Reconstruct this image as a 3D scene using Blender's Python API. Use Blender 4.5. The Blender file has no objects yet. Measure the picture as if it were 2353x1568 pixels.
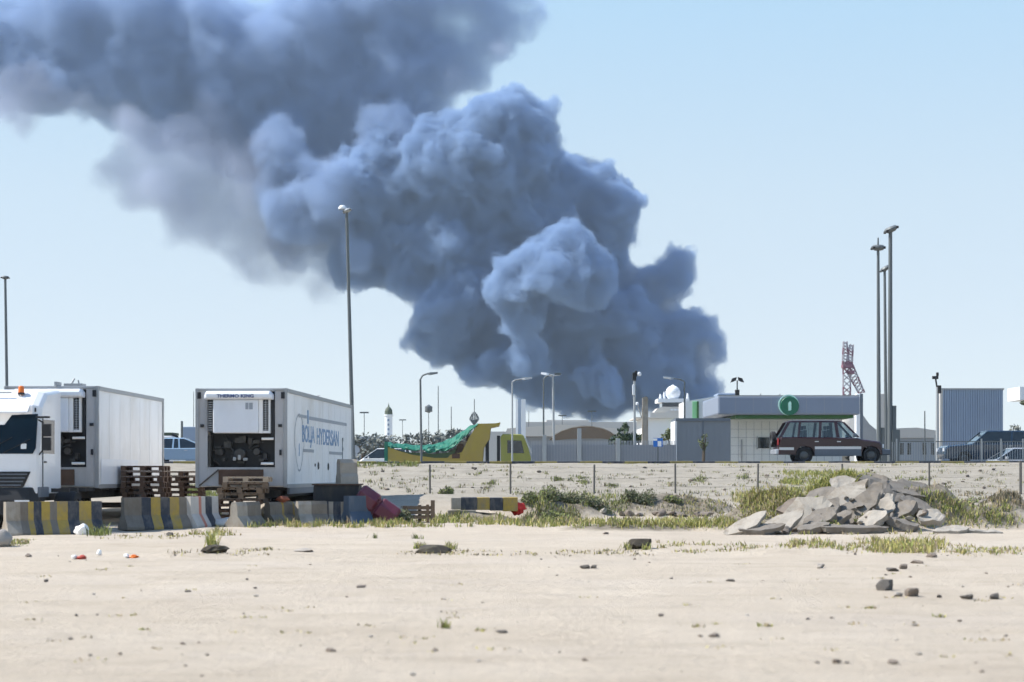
import bpy, bmesh, math, random
import numpy as np
from mathutils import Vector, Matrix, noise
random.seed(7)
S = bpy.context.scene
COL = S.collection
R = math.radians
# ---------------------------------------------------------------- camera
EYE = 1.49
FOC = 4103.0                      # focal length in units of the 2353 px wide overview
cam_d = bpy.data.cameras.new('camera'); cam = bpy.data.objects.new('camera', cam_d); COL.objects.link(cam)
cam.location = (0, 0, EYE); cam.rotation_euler = (R(90), 0, 0)
cam_d.sensor_width = 36; cam_d.lens = 36*FOC/2353; cam_d.shift_y = (1085-784)/2353
cam_d.clip_start = 0.5; cam_d.clip_end = 60000
cam_d.dof.use_dof = True; cam_d.dof.focus_distance = 75; cam_d.dof.aperture_fstop = 1.8
S.camera = cam
# ---------------------------------------------------------------- light
SUN_EL, SUN_AZ = 50.0, 88.0       # azimuth measured from +Y towards -X
sx, sy, sz = -math.sin(R(SUN_AZ))*math.cos(R(SUN_EL)), math.cos(R(SUN_AZ))*math.cos(R(SUN_EL)), math.sin(R(SUN_EL))
w = bpy.data.worlds.new('World'); S.world = w; w.use_nodes = True
nt = w.node_tree; bg = nt.nodes['Background']
sky = nt.nodes.new('ShaderNodeTexSky'); sky.sky_type = 'NISHITA'; sky.sun_disc = False
sky.sun_elevation = R(SUN_EL); sky.sun_rotation = R(-SUN_AZ)
sky.air_density = 0.55; sky.dust_density = 0.2; sky.ozone_density = 1.6; sky.altitude = 0
SKY = 0.12
tc = nt.nodes.new('ShaderNodeTexCoord'); sp = nt.nodes.new('ShaderNodeSeparateXYZ'); cr = nt.nodes.new('ShaderNodeValToRGB')
nt.links.new(tc.outputs['Generated'], sp.inputs[0]); nt.links.new(sp.outputs['Z'], cr.inputs[0])
for i, (p, c) in enumerate([(0, (.80, .835, .825)), (.06, (.77, .83, .835)), (.15, (.70, .83, .885)), (.27, (.51, .775, .97)), (.6, (.26, .48, .88)), (1, (.17, .34, .72))]):
    e = cr.color_ramp.elements[i] if i < 2 else cr.color_ramp.elements.new(p)
    e.position = p; e.color = (*[x*.595/SKY for x in c], 1)
mx = nt.nodes.new('ShaderNodeMix'); mx.data_type = 'RGBA'; mx.inputs[0].default_value = .8; mx.clamp_result = False
nt.links.new(sky.outputs[0], mx.inputs[6]); nt.links.new(cr.outputs[0], mx.inputs[7])
nt.links.new(mx.outputs[2], bg.inputs[0]); bg.inputs[1].default_value = SKY
sun_d = bpy.data.lights.new('sun', 'SUN'); sun_d.energy = 4.3; sun_d.angle = R(0.5); sun_d.color = (1.0, .95, .88)
sun = bpy.data.objects.new('sun', sun_d); COL.objects.link(sun)
sun.rotation_euler = Vector((sx, sy, sz)).to_track_quat('Z', 'Y').to_euler()
S.view_settings.view_transform = 'Standard'; S.view_settings.look = 'None'
S.view_settings.exposure = 0.75; S.view_settings.gamma = 1
S.cycles.volume_bounces = 2; S.cycles.max_bounces = 8; S.cycles.diffuse_bounces = 3
S.cycles.use_adaptive_sampling = True; S.cycles.adaptive_threshold = 0.04; S.cycles.volume_step_rate = 1.4; S.cycles.use_denoising = True
def W(u, v, D):                    # overview pixel + distance -> point
    return Vector(((u-1176.5)/FOC*D, D, EYE-(v-1085)/FOC*D))
# ---------------------------------------------------------------- helpers
def mat(name, col, rough=.7, metal=0.0, var=.12, scale=3.0, bump=0.0, dirt=None, dirt_amt=.0, coat=0.0, spec=.5):
    """procedural paint/stone/metal: two noises vary the colour, an optional stain colour in its own patches"""
    m = bpy.data.materials.new(name); m.use_nodes = True; t = m.node_tree; b = t.nodes['Principled BSDF']
    g = t.nodes.new('ShaderNodeTexCoord')
    n = t.nodes.new('ShaderNodeTexNoise'); n.inputs['Scale'].default_value = scale; n.inputs['Detail'].default_value = 6; n.inputs['Roughness'].default_value = .65
    t.links.new(g.outputs['Object'], n.inputs['Vector'])
    mx = t.nodes.new('ShaderNodeMix'); mx.data_type = 'RGBA'
    mx.inputs[6].default_value = (*[c*(1-var) for c in col], 1); mx.inputs[7].default_value = (*[min(1, c*(1+var)) for c in col], 1)
    t.links.new(n.outputs[0], mx.inputs[0]); out = mx.outputs[2]
    if dirt:
        n2 = t.nodes.new('ShaderNodeTexNoise'); n2.inputs['Scale'].default_value = scale*.6; n2.inputs['Detail'].default_value = 8; n2.inputs['Roughness'].default_value = .7
        mp = t.nodes.new('ShaderNodeMapping'); mp.inputs['Scale'].default_value = (1, 1, .45); mp.inputs['Location'].default_value = (7, 3, 1)
        t.links.new(g.outputs['Object'], mp.inputs[0]); t.links.new(mp.outputs[0], n2.inputs['Vector'])
        mr = t.nodes.new('ShaderNodeMapRange'); mr.inputs[1].default_value = .45; mr.inputs[2].default_value = .72; mr.inputs[4].default_value = dirt_amt
        t.links.new(n2.outputs[0], mr.inputs[0]); m2 = t.nodes.new('ShaderNodeMix'); m2.data_type = 'RGBA'
        t.links.new(mr.outputs[0], m2.inputs[0]); t.links.new(out, m2.inputs[6]); m2.inputs[7].default_value = (*dirt, 1); out = m2.outputs[2]
    t.links.new(out, b.inputs['Base Color'])
    b.inputs['Roughness'].default_value = rough; b.inputs['Metallic'].default_value = metal; b.inputs['Coat Weight'].default_value = coat
    b.inputs['Specular IOR Level'].default_value = spec
    if bump:
        bp = t.nodes.new('ShaderNodeBump'); bp.inputs['Strength'].default_value = bump; bp.inputs['Distance'].default_value = .02
        n3 = t.nodes.new('ShaderNodeTexNoise'); n3.inputs['Scale'].default_value = scale*6; n3.inputs['Detail'].default_value = 5
        t.links.new(g.outputs['Object'], n3.inputs['Vector']); t.links.new(n3.outputs[0], bp.inputs['Height']); t.links.new(bp.outputs[0], b.inputs['Normal'])
    return m
class MB:
    def __init__(s): s.v = []; s.f = []; s.m = []; s.mi = 0; s.calls = []
    def add(s, vs, fs):
        s.calls.append((len(s.v), len(s.f))); o = len(s.v); s.v += [tuple(p) for p in vs]; s.f += [tuple(o+i for i in f) for f in fs]; s.m += [s.mi]*len(fs); return s
    def slot(s, i): s.mi = i; return s
    def box(s, x0, x1, y0, y1, z0, z1, M=None):
        vs = [Vector(p) for p in ((x0,y0,z0),(x1,y0,z0),(x1,y1,z0),(x0,y1,z0),(x0,y0,z1),(x1,y0,z1),(x1,y1,z1),(x0,y1,z1))]
        if M: vs = [M @ p for p in vs]
        return s.add(vs, [(0,3,2,1),(4,5,6,7),(0,1,5,4),(1,2,6,5),(2,3,7,6),(3,0,4,7)])
    def tube(s, p0, p1, r0, r1=None, n=10, cap=True):
        r1 = r0 if r1 is None else r1; p0 = Vector(p0); p1 = Vector(p1); d = (p1-p0).normalized()
        a = d.orthogonal().normalized(); b = d.cross(a); vs = []
        for p, r in ((p0, r0), (p1, r1)):
            for i in range(n):
                t = 2*math.pi*i/n; vs.append(p+a*math.cos(t)*r+b*math.sin(t)*r)
        fs = [(i, (i+1) % n, n+(i+1) % n, n+i) for i in range(n)]
        if cap: fs += [tuple(range(n-1, -1, -1)), tuple(range(n, 2*n))]
        return s.add(vs, fs)
    def path(s, pts, r, n=8):
        for a, b in zip(pts, pts[1:]): s.tube(a, b, r, r, n)
        return s
    def prism(s, poly, ax, a0, a1, M=None):
        """poly in the plane across axis ax ('x': (y,z), 'y': (x,z), 'z': (x,y)), run from a0 to a1"""
        def P(p, a):
            return Vector((a, p[0], p[1])) if ax == 'x' else Vector((p[0], a, p[1])) if ax == 'y' else Vector((p[0], p[1], a))
        n = len(poly); vs = [P(p, a0) for p in poly]+[P(p, a1) for p in poly]
        if M: vs = [M @ p for p in vs]
        return s.add(vs, [(i, (i+1) % n, n+(i+1) % n, n+i) for i in range(n)]+[tuple(range(n-1, -1, -1)), tuple(range(n, 2*n))])
    def loft(s, poly, ax, secs):
        """poly run through sections (a, scale or (sx,sz), offset)"""
        n = len(poly); vs = []
        for a, f in secs:
            for p in poly:
                q = f(p); vs.append((a, q[0], q[1]) if ax == 'x' else (q[0], a, q[1]))
        fs = []
        for k in range(len(secs)-1):
            fs += [(k*n+i, k*n+(i+1) % n, (k+1)*n+(i+1) % n, (k+1)*n+i) for i in range(n)]
        fs += [tuple(range(n-1, -1, -1)), tuple(range((len(secs)-1)*n, len(secs)*n))]
        return s.add(vs, fs)
    def lathe(s, prof, c=(0,0,0), n=20, axis='z'):
        vs = []
        for r, z in prof:
            for i in range(n):
                t = 2*math.pi*i/n
                q = (r*math.cos(t), r*math.sin(t), z) if axis == 'z' else (z, r*math.cos(t), r*math.sin(t)) if axis == 'x' else (r*math.cos(t), z, r*math.sin(t))
                vs.append((c[0]+q[0], c[1]+q[1], c[2]+q[2]))
        fs = []
        for k in range(len(prof)-1):
            fs += [(k*n+i, k*n+(i+1) % n, (k+1)*n+(i+1) % n, (k+1)*n+i) for i in range(n)]
        return s.add(vs, fs)
    def build(s, name, m, parent=None, bevel=0, smooth=False, loc=None):
        me = bpy.data.meshes.new(name); me.from_pydata(s.v, [], s.f)
        for q in (m if isinstance(m, (list, tuple)) else [m]): me.materials.append(q)
        me.polygons.foreach_set('material_index', s.m)
        bm = bmesh.new(); bm.from_mesh(me); bmesh.ops.recalc_face_normals(bm, faces=bm.faces); bm.to_mesh(me); bm.free()
        if smooth: me.polygons.foreach_set('use_smooth', [True]*len(me.polygons))
        me.update(); o = bpy.data.objects.new(name, me); COL.objects.link(o)
        if parent: o.parent = parent
        if loc: o.location = loc
        if bevel:
            b = o.modifiers.new('bevel', 'BEVEL'); b.width = bevel; b.segments = 2; b.limit_method = 'ANGLE'; b.angle_limit = R(35)
        return o
def build_each(mb, name, m, parent=None, **kw):
    """one object for each shape collected in mb"""
    out = []
    for i, (v0, f0) in enumerate(mb.calls):
        v1, f1 = mb.calls[i+1] if i+1 < len(mb.calls) else (len(mb.v), len(mb.f))
        q = MB(); q.add(mb.v[v0:v1], [tuple(k-v0 for k in f) for f in mb.f[f0:f1]]); out.append(q.build(name, m, parent, **kw))
    return out
def tag(o, label=None, cat=None, group=None, kind=None):
    if label: o['label'] = label
    if cat: o['category'] = cat
    if group: o['group'] = group
    if kind: o['kind'] = kind
    return o
def thing(name, label, cat, loc, rz=0, group=None):
    o = bpy.data.objects.new(name, None); COL.objects.link(o); o.empty_display_size = .2
    o.location = loc; o.rotation_euler = (0, 0, rz); return tag(o, label, cat, group)
def copy_thing(root, loc, rz=None, label=None):
    kids = {}
    for ch in root.children_recursive: kids.setdefault(ch.parent.name, []).append(ch)
    def rec(o, par):
        c = o.copy(); COL.objects.link(c); c.parent = par
        for k in kids.get(o.name, []): rec(k, c)
        return c
    r = rec(root, None); r.location = loc
    if rz is not None: r.rotation_euler = (0, 0, rz)
    if label: r['label'] = label
    return r
def text(body, size, m, parent, M, name='lettering', width=None, depth=.004, bold=0.0):
    cu = bpy.data.curves.new('t', 'FONT'); cu.body = body; cu.size = size; cu.extrude = depth; cu.offset = bold
    t = bpy.data.objects.new('t', cu); COL.objects.link(t); bpy.context.view_layer.update()
    me = bpy.data.meshes.new_from_object(t); bpy.data.objects.remove(t)
    xs = [v.co.x for v in me.vertices]; k = (width/(max(xs)-min(xs))) if width else 1
    me.transform(M @ Matrix.Diagonal((k, 1, 1, 1)) @ Matrix.Translation((-min(xs), 0, 0)))
    me.materials.clear(); me.materials.append(m); o = bpy.data.objects.new(name, me); COL.objects.link(o); o.parent = parent; return o
def wheel(parent, c, r, wdt, axis, rimr=.58, name='wheel'):
    prof = [(r*.62, -wdt/2), (r*.93, -wdt/2), (r, -wdt*.35), (r, wdt*.35), (r*.93, wdt/2), (r*.62, wdt/2), (r*.62, -wdt/2)]
    w_ = MB().lathe(prof, c, 28, axis).build(name, M_['rubber'], parent, smooth=False)
    rim = MB().lathe([(0, -wdt*.28), (r*.2, -wdt*.3), (r*.5, -wdt*.2), (r*.62, -wdt*.42), (r*.62, wdt*.42), (r*.5, wdt*.2), (r*.2, wdt*.3), (0, wdt*.28)], c, 20, axis)
    rim.build('rim', M_['rim'], w_)
    return w_
M_ = {}
def defm(k, *a, **kw): M_[k] = mat(k, *a, **kw)
defm('rubber', (.018,.018,.02), .85, var=.3)
defm('rim', (.10,.105,.11), .4, .6)
defm('white_paint', (.80,.81,.83), .35, scale=1.3, var=.04, dirt=(.52,.50,.46), dirt_amt=.35, coat=.2)
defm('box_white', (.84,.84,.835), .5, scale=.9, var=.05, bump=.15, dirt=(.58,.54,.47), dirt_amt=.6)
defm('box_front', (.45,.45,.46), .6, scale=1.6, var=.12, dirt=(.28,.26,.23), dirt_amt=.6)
defm('reefer_white', (.74,.77,.82), .35, scale=2, var=.04, dirt=(.5,.5,.48), dirt_amt=.25)
defm('rail_grey', (.33,.34,.35), .5, .4, var=.15)
defm('black', (.012,.013,.016), .6, var=.3)
defm('machinery', (.045,.045,.045), .6, .3, var=.5, scale=14, dirt=(.14,.12,.1), dirt_amt=.5)
defm('chassis', (.03,.03,.032), .75, var=.4, scale=6, dirt=(.10,.08,.06), dirt_amt=.6)
defm('blue_letter', (.16,.28,.46), .5, var=.25, scale=9)
defm('navy', (.04,.07,.20), .5)
defm('grey_letter', (.30,.33,.37), .5, var=.2, scale=9)
defm('cab_glass', (.002,.010,.020), .12, var=.4, scale=1.5, spec=.25)
defm('orange', (.75,.17,.02), .3)
defm('sticker', (.8,.8,.78), .5)
defm('chrome', (.6,.6,.62), .2, 1)
defm('concrete', (.19,.17,.145), .9, scale=5, var=.25, bump=.6, dirt=(.135,.11,.08), dirt_amt=.9)
defm('concrete_light', (.34,.31,.265), .9, scale=4, var=.25, bump=.6, dirt=(.20,.155,.105), dirt_amt=1.0)
defm('kerb_yellow', (.27,.22,.06), .8, scale=7, var=.2, dirt=(.12,.11,.07), dirt_amt=.8)
defm('clod', (.055,.045,.035), 1, scale=9, var=.5, bump=.8, dirt=(.12,.11,.06), dirt_amt=.6)
defm('paint_yellow', (.38,.27,.06), .85, scale=9, var=.25, dirt=(.21,.18,.14), dirt_amt=1.0)
defm('paint_black', (.035,.042,.058), .85, scale=9, var=.3, dirt=(.17,.16,.15), dirt_amt=.85)
defm('paint_white', (.48,.46,.43), .8, scale=7, var=.15, dirt=(.33,.3,.27), dirt_amt=.5)
defm('paint_red', (.45,.17,.12), .8, scale=7, var=.15, dirt=(.4,.3,.25), dirt_amt=.5)
defm('paint_blue', (.055,.085,.13), .7, scale=4, var=.2, dirt=(.2,.2,.2), dirt_amt=.4)
defm('wood_dark', (.06,.045,.033), .9, scale=8, var=.45)
defm('wood', (.17,.12,.08), .9, scale=8, var=.35)
defm('wood_light', (.42,.33,.24), .9, scale=8, var=.25)
defm('maroon', (.12,.018,.035), .5, scale=4, var=.2, dirt=(.16,.08,.07), dirt_amt=.4)
defm('rust', (.10,.06,.04), .9, scale=6, var=.4)
defm('sack', (.60,.59,.56), .9, scale=9, var=.2, bump=.4)
defm('plastic_white', (.85,.85,.84), .5, scale=8, var=.08)
defm('red_cloth', (.60,.035,.03), .8, scale=10, var=.2)
defm('red_rag', (.28,.09,.05), .9, scale=14, var=.6)
defm('red_plastic', (.42,.06,.04), .6, scale=10, var=.3)
defm('stone', (.20,.165,.135), .95, scale=9, var=.35, bump=.6)
defm('stone_dark', (.10,.09,.08), .95, scale=9, var=.4, bump=.6)
defm('stone_light', (.34,.31,.275), .95, scale=9, var=.2, bump=.6)
defm('soil', (.155,.125,.095), 1, scale=3, var=.4, bump=.8)
defm('galv', (.13,.145,.15), .55, .3, scale=2, var=.12)
defm('galv_light', (.36,.38,.39), .5, .2, scale=2, var=.1)
defm('post', (.12,.115,.105), .8, var=.3)
defm('maroon_paint', (.024,.002,.006), .35, scale=1, var=.1, coat=.3)
defm('silver_paint', (.55,.57,.60), .3, .4, scale=1, var=.05, coat=.6)
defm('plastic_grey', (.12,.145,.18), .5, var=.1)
defm('blue_paint', (.012,.03,.06), .2, scale=1, var=.1, coat=.8)
defm('sky_paint', (.30,.42,.55), .2, scale=1, var=.1, coat=.8)
defm('car_white', (.78,.79,.80), .3, var=.04, coat=.5)
defm('dark_glass', (.012,.018,.025), .06, var=.1, coat=.5)
defm('head_glass', (.75,.78,.82), .1, var=.1, coat=.5)
defm('tail_red', (.45,.03,.03), .3)
defm('truck_yellow', (.36,.27,.05), .5, scale=2, var=.12, dirt=(.30,.22,.08), dirt_amt=.6)
defm('lime', (.25,.26,.05), .4, scale=2, var=.1, dirt=(.35,.32,.1), dirt_amt=.4)
defm('tarp_green', (.008,.15,.09), .55, scale=5, var=.35, bump=.8)
defm('wall_white', (.72,.73,.73), .8, var=.05, scale=.4)
defm('canopy_grey', (.22,.26,.34), .45, var=.06, scale=.3)
defm('station_green', (.04,.13,.04), .6, var=.1)
defm('emblem_green', (.008,.14,.075), .45, var=.05)
defm('emblem_white', (.55,.85,.75), .5)
defm('pale_green', (.35,.72,.38), .6)
defm('terminal', (.62,.58,.52), .8, var=.05, scale=.3)
defm('tent_brown', (.19,.145,.105), .9, var=.1)
defm('tent_white', (.50,.48,.45), .9, var=.06)
defm('leaf_dark', (.045,.075,.03), .7, var=.4, scale=30)
defm('leaf_mid', (.12,.14,.055), .7, var=.4, scale=30)
defm('leaf_far', (.15,.16,.14), .8, var=.4, scale=5)
defm('bark', (.09,.07,.05), .9, var=.3)
defm('grass_green', (.235,.27,.065), .8, var=.3, scale=40)
defm('grass_yellow', (.42,.38,.13), .8, var=.3, scale=40)
defm('grass_dry', (.34,.27,.17), .9, var=.3, scale=40)
defm('scrub', (.15,.14,.09), .9, var=.4, scale=40)
defm('asphalt', (.05,.05,.052), .9, var=.2, scale=2, bump=.3)
defm('crane_red', (.22,.10,.13), .7); defm('crane_white', (.36,.33,.36), .7)  # crane red and white muted to pinkish grey, distance haze mixed into the colours
defm('far_grey', (.36,.38,.42), .8, var=.06); defm('far_green', (.09,.11,.07), .7)
defm('sign_blue', (.02,.16,.55), .5); defm('dome_white', (.78,.80,.82), .6, var=.03)
def corrugated(name, col, pitch, dark=.8):
    m = mat(name, col, .45, .1, var=.06, scale=.6, dirt=[c*.6 for c in col], dirt_amt=.3); return m
M_['corr_blue'] = corrugated('corr_blue', (.26,.33,.44), .3)
M_['corr_grey'] = corrugated('corr_grey', (.26,.29,.33), .2)
def ordinal(i): return ['topmost','second from the top','third from the top','fourth from the top','fifth from the top','sixth from the top','seventh from the top','eighth from the top','ninth from the top','tenth from the top','eleventh from the top','lowest'][i]
# ---------------------------------------------------------------- ground
KY = 79.0                                                 # kerb line
def sstep(a, b, x): t = min(1, max(0, (x-a)/(b-a))); return t*t*(3-2*t)
def nz(x, y, s, seed=0): return noise.noise(Vector((x*s+seed, y*s-seed, seed*.37)))
MOUNDS = [ # x, y, rx, ry, h  (heaps of soil)
 (8.7, 46.7, 3.3, 2.0, 1.28), (6.2, 45.6, 1.8, 1.3, .5), (12.3, 46.9, 2.2, 1.7, .72), (3.0, 45.6, 1.9, 1.3, .2),
 (1.15, 53.5, 2.0, 1.3, .62), (4.6, 54.5, 2.6, 1.6, .55), (13.6, 48.5, 1.7, 2.0, .6), (-.9, 51.0, 1.2, .9, .3)]
def gz(x, y):
    z = .66*sstep(50, 62, y) + 1.18*(min(1, max(0, (y-62)/16.8)))
    if y > KY-.2: z = 1.84
    if y > 93: z = 1.84-.94*sstep(93, 103, y)
    if x > 20.2 and KY+.6 < y < 86: z = 1.18
    if y < KY-.5:
        a = sstep(6, 20, y)
        z += a*(.035*nz(x, y, .25, 3)+.02*nz(x, y, .9, 5)) + .012*nz(x, y, 2.6, 9)*sstep(4, 14, y)
        # low lip of soil along two lines
        l1 = 31.6+.5*math.sin(x*.35)+.4*nz(x, 0, .3, 8)
        z += .085*math.exp(-((y-l1)/.28)**2)*(.35+.65*sstep(-.2, .25, nz(x, 1, .55, 4)))*(1 if x > -7 else .2)
        l2 = 45.2+.5*math.sin(x*.2+1)
        z += .07*sstep(l2-.4, l2+.8, y)
        if y > 50: z += sstep(50, 56, y)*(.06*nz(x, y, .5, 2)+.045*nz(x, y, 1.6, 6))*(1-sstep(76, 78.6, y))
        for (mx_, my, rx, ry, h) in MOUNDS:
            d = ((x-mx_)/rx)**2+((y-my)/ry)**2
            if d < 1: z += h*(1-d)**1.1*(.85+.5*nz(x, y, 1.3, 7))+.07*nz(x, y, 3.1, 1)*(1-d)
    return z
def axis(parts):
    out = []
    for a, b, st in parts:
        n = max(1, round((b-a)/st)); out += [a+(b-a)*i/n for i in range(n)]
    return out+[parts[-1][1]]
X = axis([(-9000,-2500,2200),(-2500,-300,550),(-300,-40,40),(-40,-20,2),(-20,20,.16),(20,40,2),(40,300,40),(300,2500,550),(2500,9000,2200)])
Y = axis([(-40,4,6),(4,28,.3),(28,34,.14),(34,44,.25),(44,57,.16),(57,78.6,.3),(78.6,80.2,.4),(80.2,106,1.0),(106,300,30),(300,9000,1500)])
me = bpy.data.meshes.new('ground'); nx, ny = len(X), len(Y)
def soilw(x, y):
    w = 0
    for (mx_, my, rx, ry, h) in MOUNDS:
        d = ((x-mx_)/rx)**2+((y-my)/ry)**2
        w = max(w, 1-d)
    return min(1, max(0, w*2.2))
vs = [(x, y, gz(x, y)) for y in Y for x in X]
me.from_pydata(vs, [], [(j*nx+i, j*nx+i+1, (j+1)*nx+i+1, (j+1)*nx+i) for j in range(ny-1) for i in range(nx-1)])
me.polygons.foreach_set('use_smooth', [True]*len(me.polygons))
g_o = bpy.data.objects.new('ground', me); COL.objects.link(g_o); tag(g_o, 'pale sandy ground with pebbles, tyre tracks and scrub', None, None, 'structure')
m = bpy.data.materials.new('sand'); m.use_nodes = True; t = m.node_tree; b = t.nodes['Principled BSDF']; me.materials.append(m)
N = t.nodes.new; L = t.links.new
geo = N('ShaderNodeNewGeometry'); sep = N('ShaderNodeSeparateXYZ'); L(geo.outputs['Position'], sep.inputs[0])
def nnoise(scale, detail=6, rough=.6, vec=None, sc=(1,1,1)):
    mp = N('ShaderNodeMapping'); mp.inputs['Scale'].default_value = sc; L(geo.outputs['Position'], mp.inputs[0])
    n = N('ShaderNodeTexNoise'); n.inputs['Scale'].default_value = scale; n.inputs['Detail'].default_value = detail; n.inputs['Roughness'].default_value = rough
    L(mp.outputs[0], n.inputs['Vector']); return n.outputs[0]
def rng(src, a, b_, c=0, d=1):
    r = N('ShaderNodeMapRange'); L(src, r.inputs[0])
    for i, v in enumerate((a, b_, c, d)): r.inputs[i+1].default_value = v
    return r.outputs[0]
def mix(f, a, c):
    x = N('ShaderNodeMix'); x.data_type = 'RGBA'
    for i, q in ((0, f), (6, a), (7, c)):
        if isinstance(q, (tuple, float, int)): x.inputs[i].default_value = (*q, 1) if isinstance(q, tuple) else q
        else: L(q, x.inputs[i])
    return x.outputs[2]
def mul(a, c):
    x = N('ShaderNodeMath'); x.operation = 'MULTIPLY'; L(a, x.inputs[0])
    if isinstance(c, (int, float)): x.inputs[1].default_value = c
    else: L(c, x.inputs[1])
    return x.outputs[0]
near = mix(rng(nnoise(.35, 7, .62), .3, .7), (.44,.375,.295), (.515,.45,.365))
near = mix(mul(rng(nnoise(1.1, 5, .7, sc=(.6,1,1)), .5, .7), .45), near, (.31,.255,.20))
near = mix(mul(rng(nnoise(.16, 6, .7, sc=(.5,1,1)), .5, .68), .35), near, (.52,.47,.42))
far = mix(rng(nnoise(.8, 8, .7), .3, .7), (.27,.245,.20), (.375,.34,.285))
far = mix(mul(rng(nnoise(2.4, 6, .75), .55, .72), .6), far, (.16,.15,.105))
near = mix(mul(rng(nnoise(1.6, 4, .6, sc=(.05,1,1)), .60, .72), .25), near, (.27,.225,.175))
near = mix(mul(rng(nnoise(3.8, 3, .5, sc=(.9,1.3,1)), .66, .74), .4), near, (.25,.21,.165))
col = mix(rng(sep.outputs['Y'], 52, 60), near, far)
near0 = None
for sc_, th, cc in ((2.2, .08, (.12,.10,.085)), (6, .11, (.20,.165,.13)), (14, .2, (.25,.205,.16)), (30, .25, (.27,.225,.18))):
    vo = N('ShaderNodeTexVoronoi'); vo.inputs['Scale'].default_value = sc_; L(geo.outputs['Position'], vo.inputs['Vector'])
    f = rng(vo.outputs['Distance'], th*.6, th, 1, 0)
    pick = N('ShaderNodeSeparateColor'); L(vo.outputs['Color'], pick.inputs[0])
    col = mix(mul(mul(f, rng(pick.outputs[0], .62, .66)), .8), col, cc)
va = me.attributes.new('soil', 'FLOAT', 'POINT'); va.data.foreach_set('value', [soilw(x, y) for y in Y for x in X])
at = N('ShaderNodeAttribute'); at.attribute_name = 'soil'
sc_ = mix(rng(nnoise(2.2, 8, .75), .35, .65), (.10,.085,.062), (.30,.265,.21))
col = mix(mul(at.outputs['Fac'], rng(nnoise(1.3, 6, .7), .25, .5)), col, sc_)
L(col, b.inputs['Base Color']); b.inputs['Roughness'].default_value = .95; b.inputs['Specular IOR Level'].default_value = .15
bp = N('ShaderNodeBump'); bp.inputs['Strength'].default_value = .8; bp.inputs['Distance'].default_value = .09
L(nnoise(3.5, 9, .72), bp.inputs['Height']); L(bp.outputs[0], b.inputs['Normal'])
# road and kerb
rd = MB().add([(-90,KY+.3,1.852),(20,KY+.3,1.852),(20,92,1.852),(-90,92,1.852)], [(0,1,2,3)]).add([(20,86.2,1.852),(90,86.2,1.852),(90,92,1.852),(20,92,1.852)], [(0,1,2,3)])
tag(rd.build('road', M_['asphalt']), 'grey asphalt road running behind the painted kerb', kind='structure')
kb = MB(); x = -42
k = 0
while x < 42:
    w_ = 1.0+.04*math.sin(k*3); kb.slot(k % 2).box(x, x+w_, KY, KY+.28, 1.72, 1.965+.006*math.sin(k*1.7)); x += w_; k += 1
tag(kb.build('kerb', [M_['paint_black'], M_['kerb_yellow']], bevel=.02), 'black and yellow painted kerb along the road edge', kind='structure')
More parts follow.
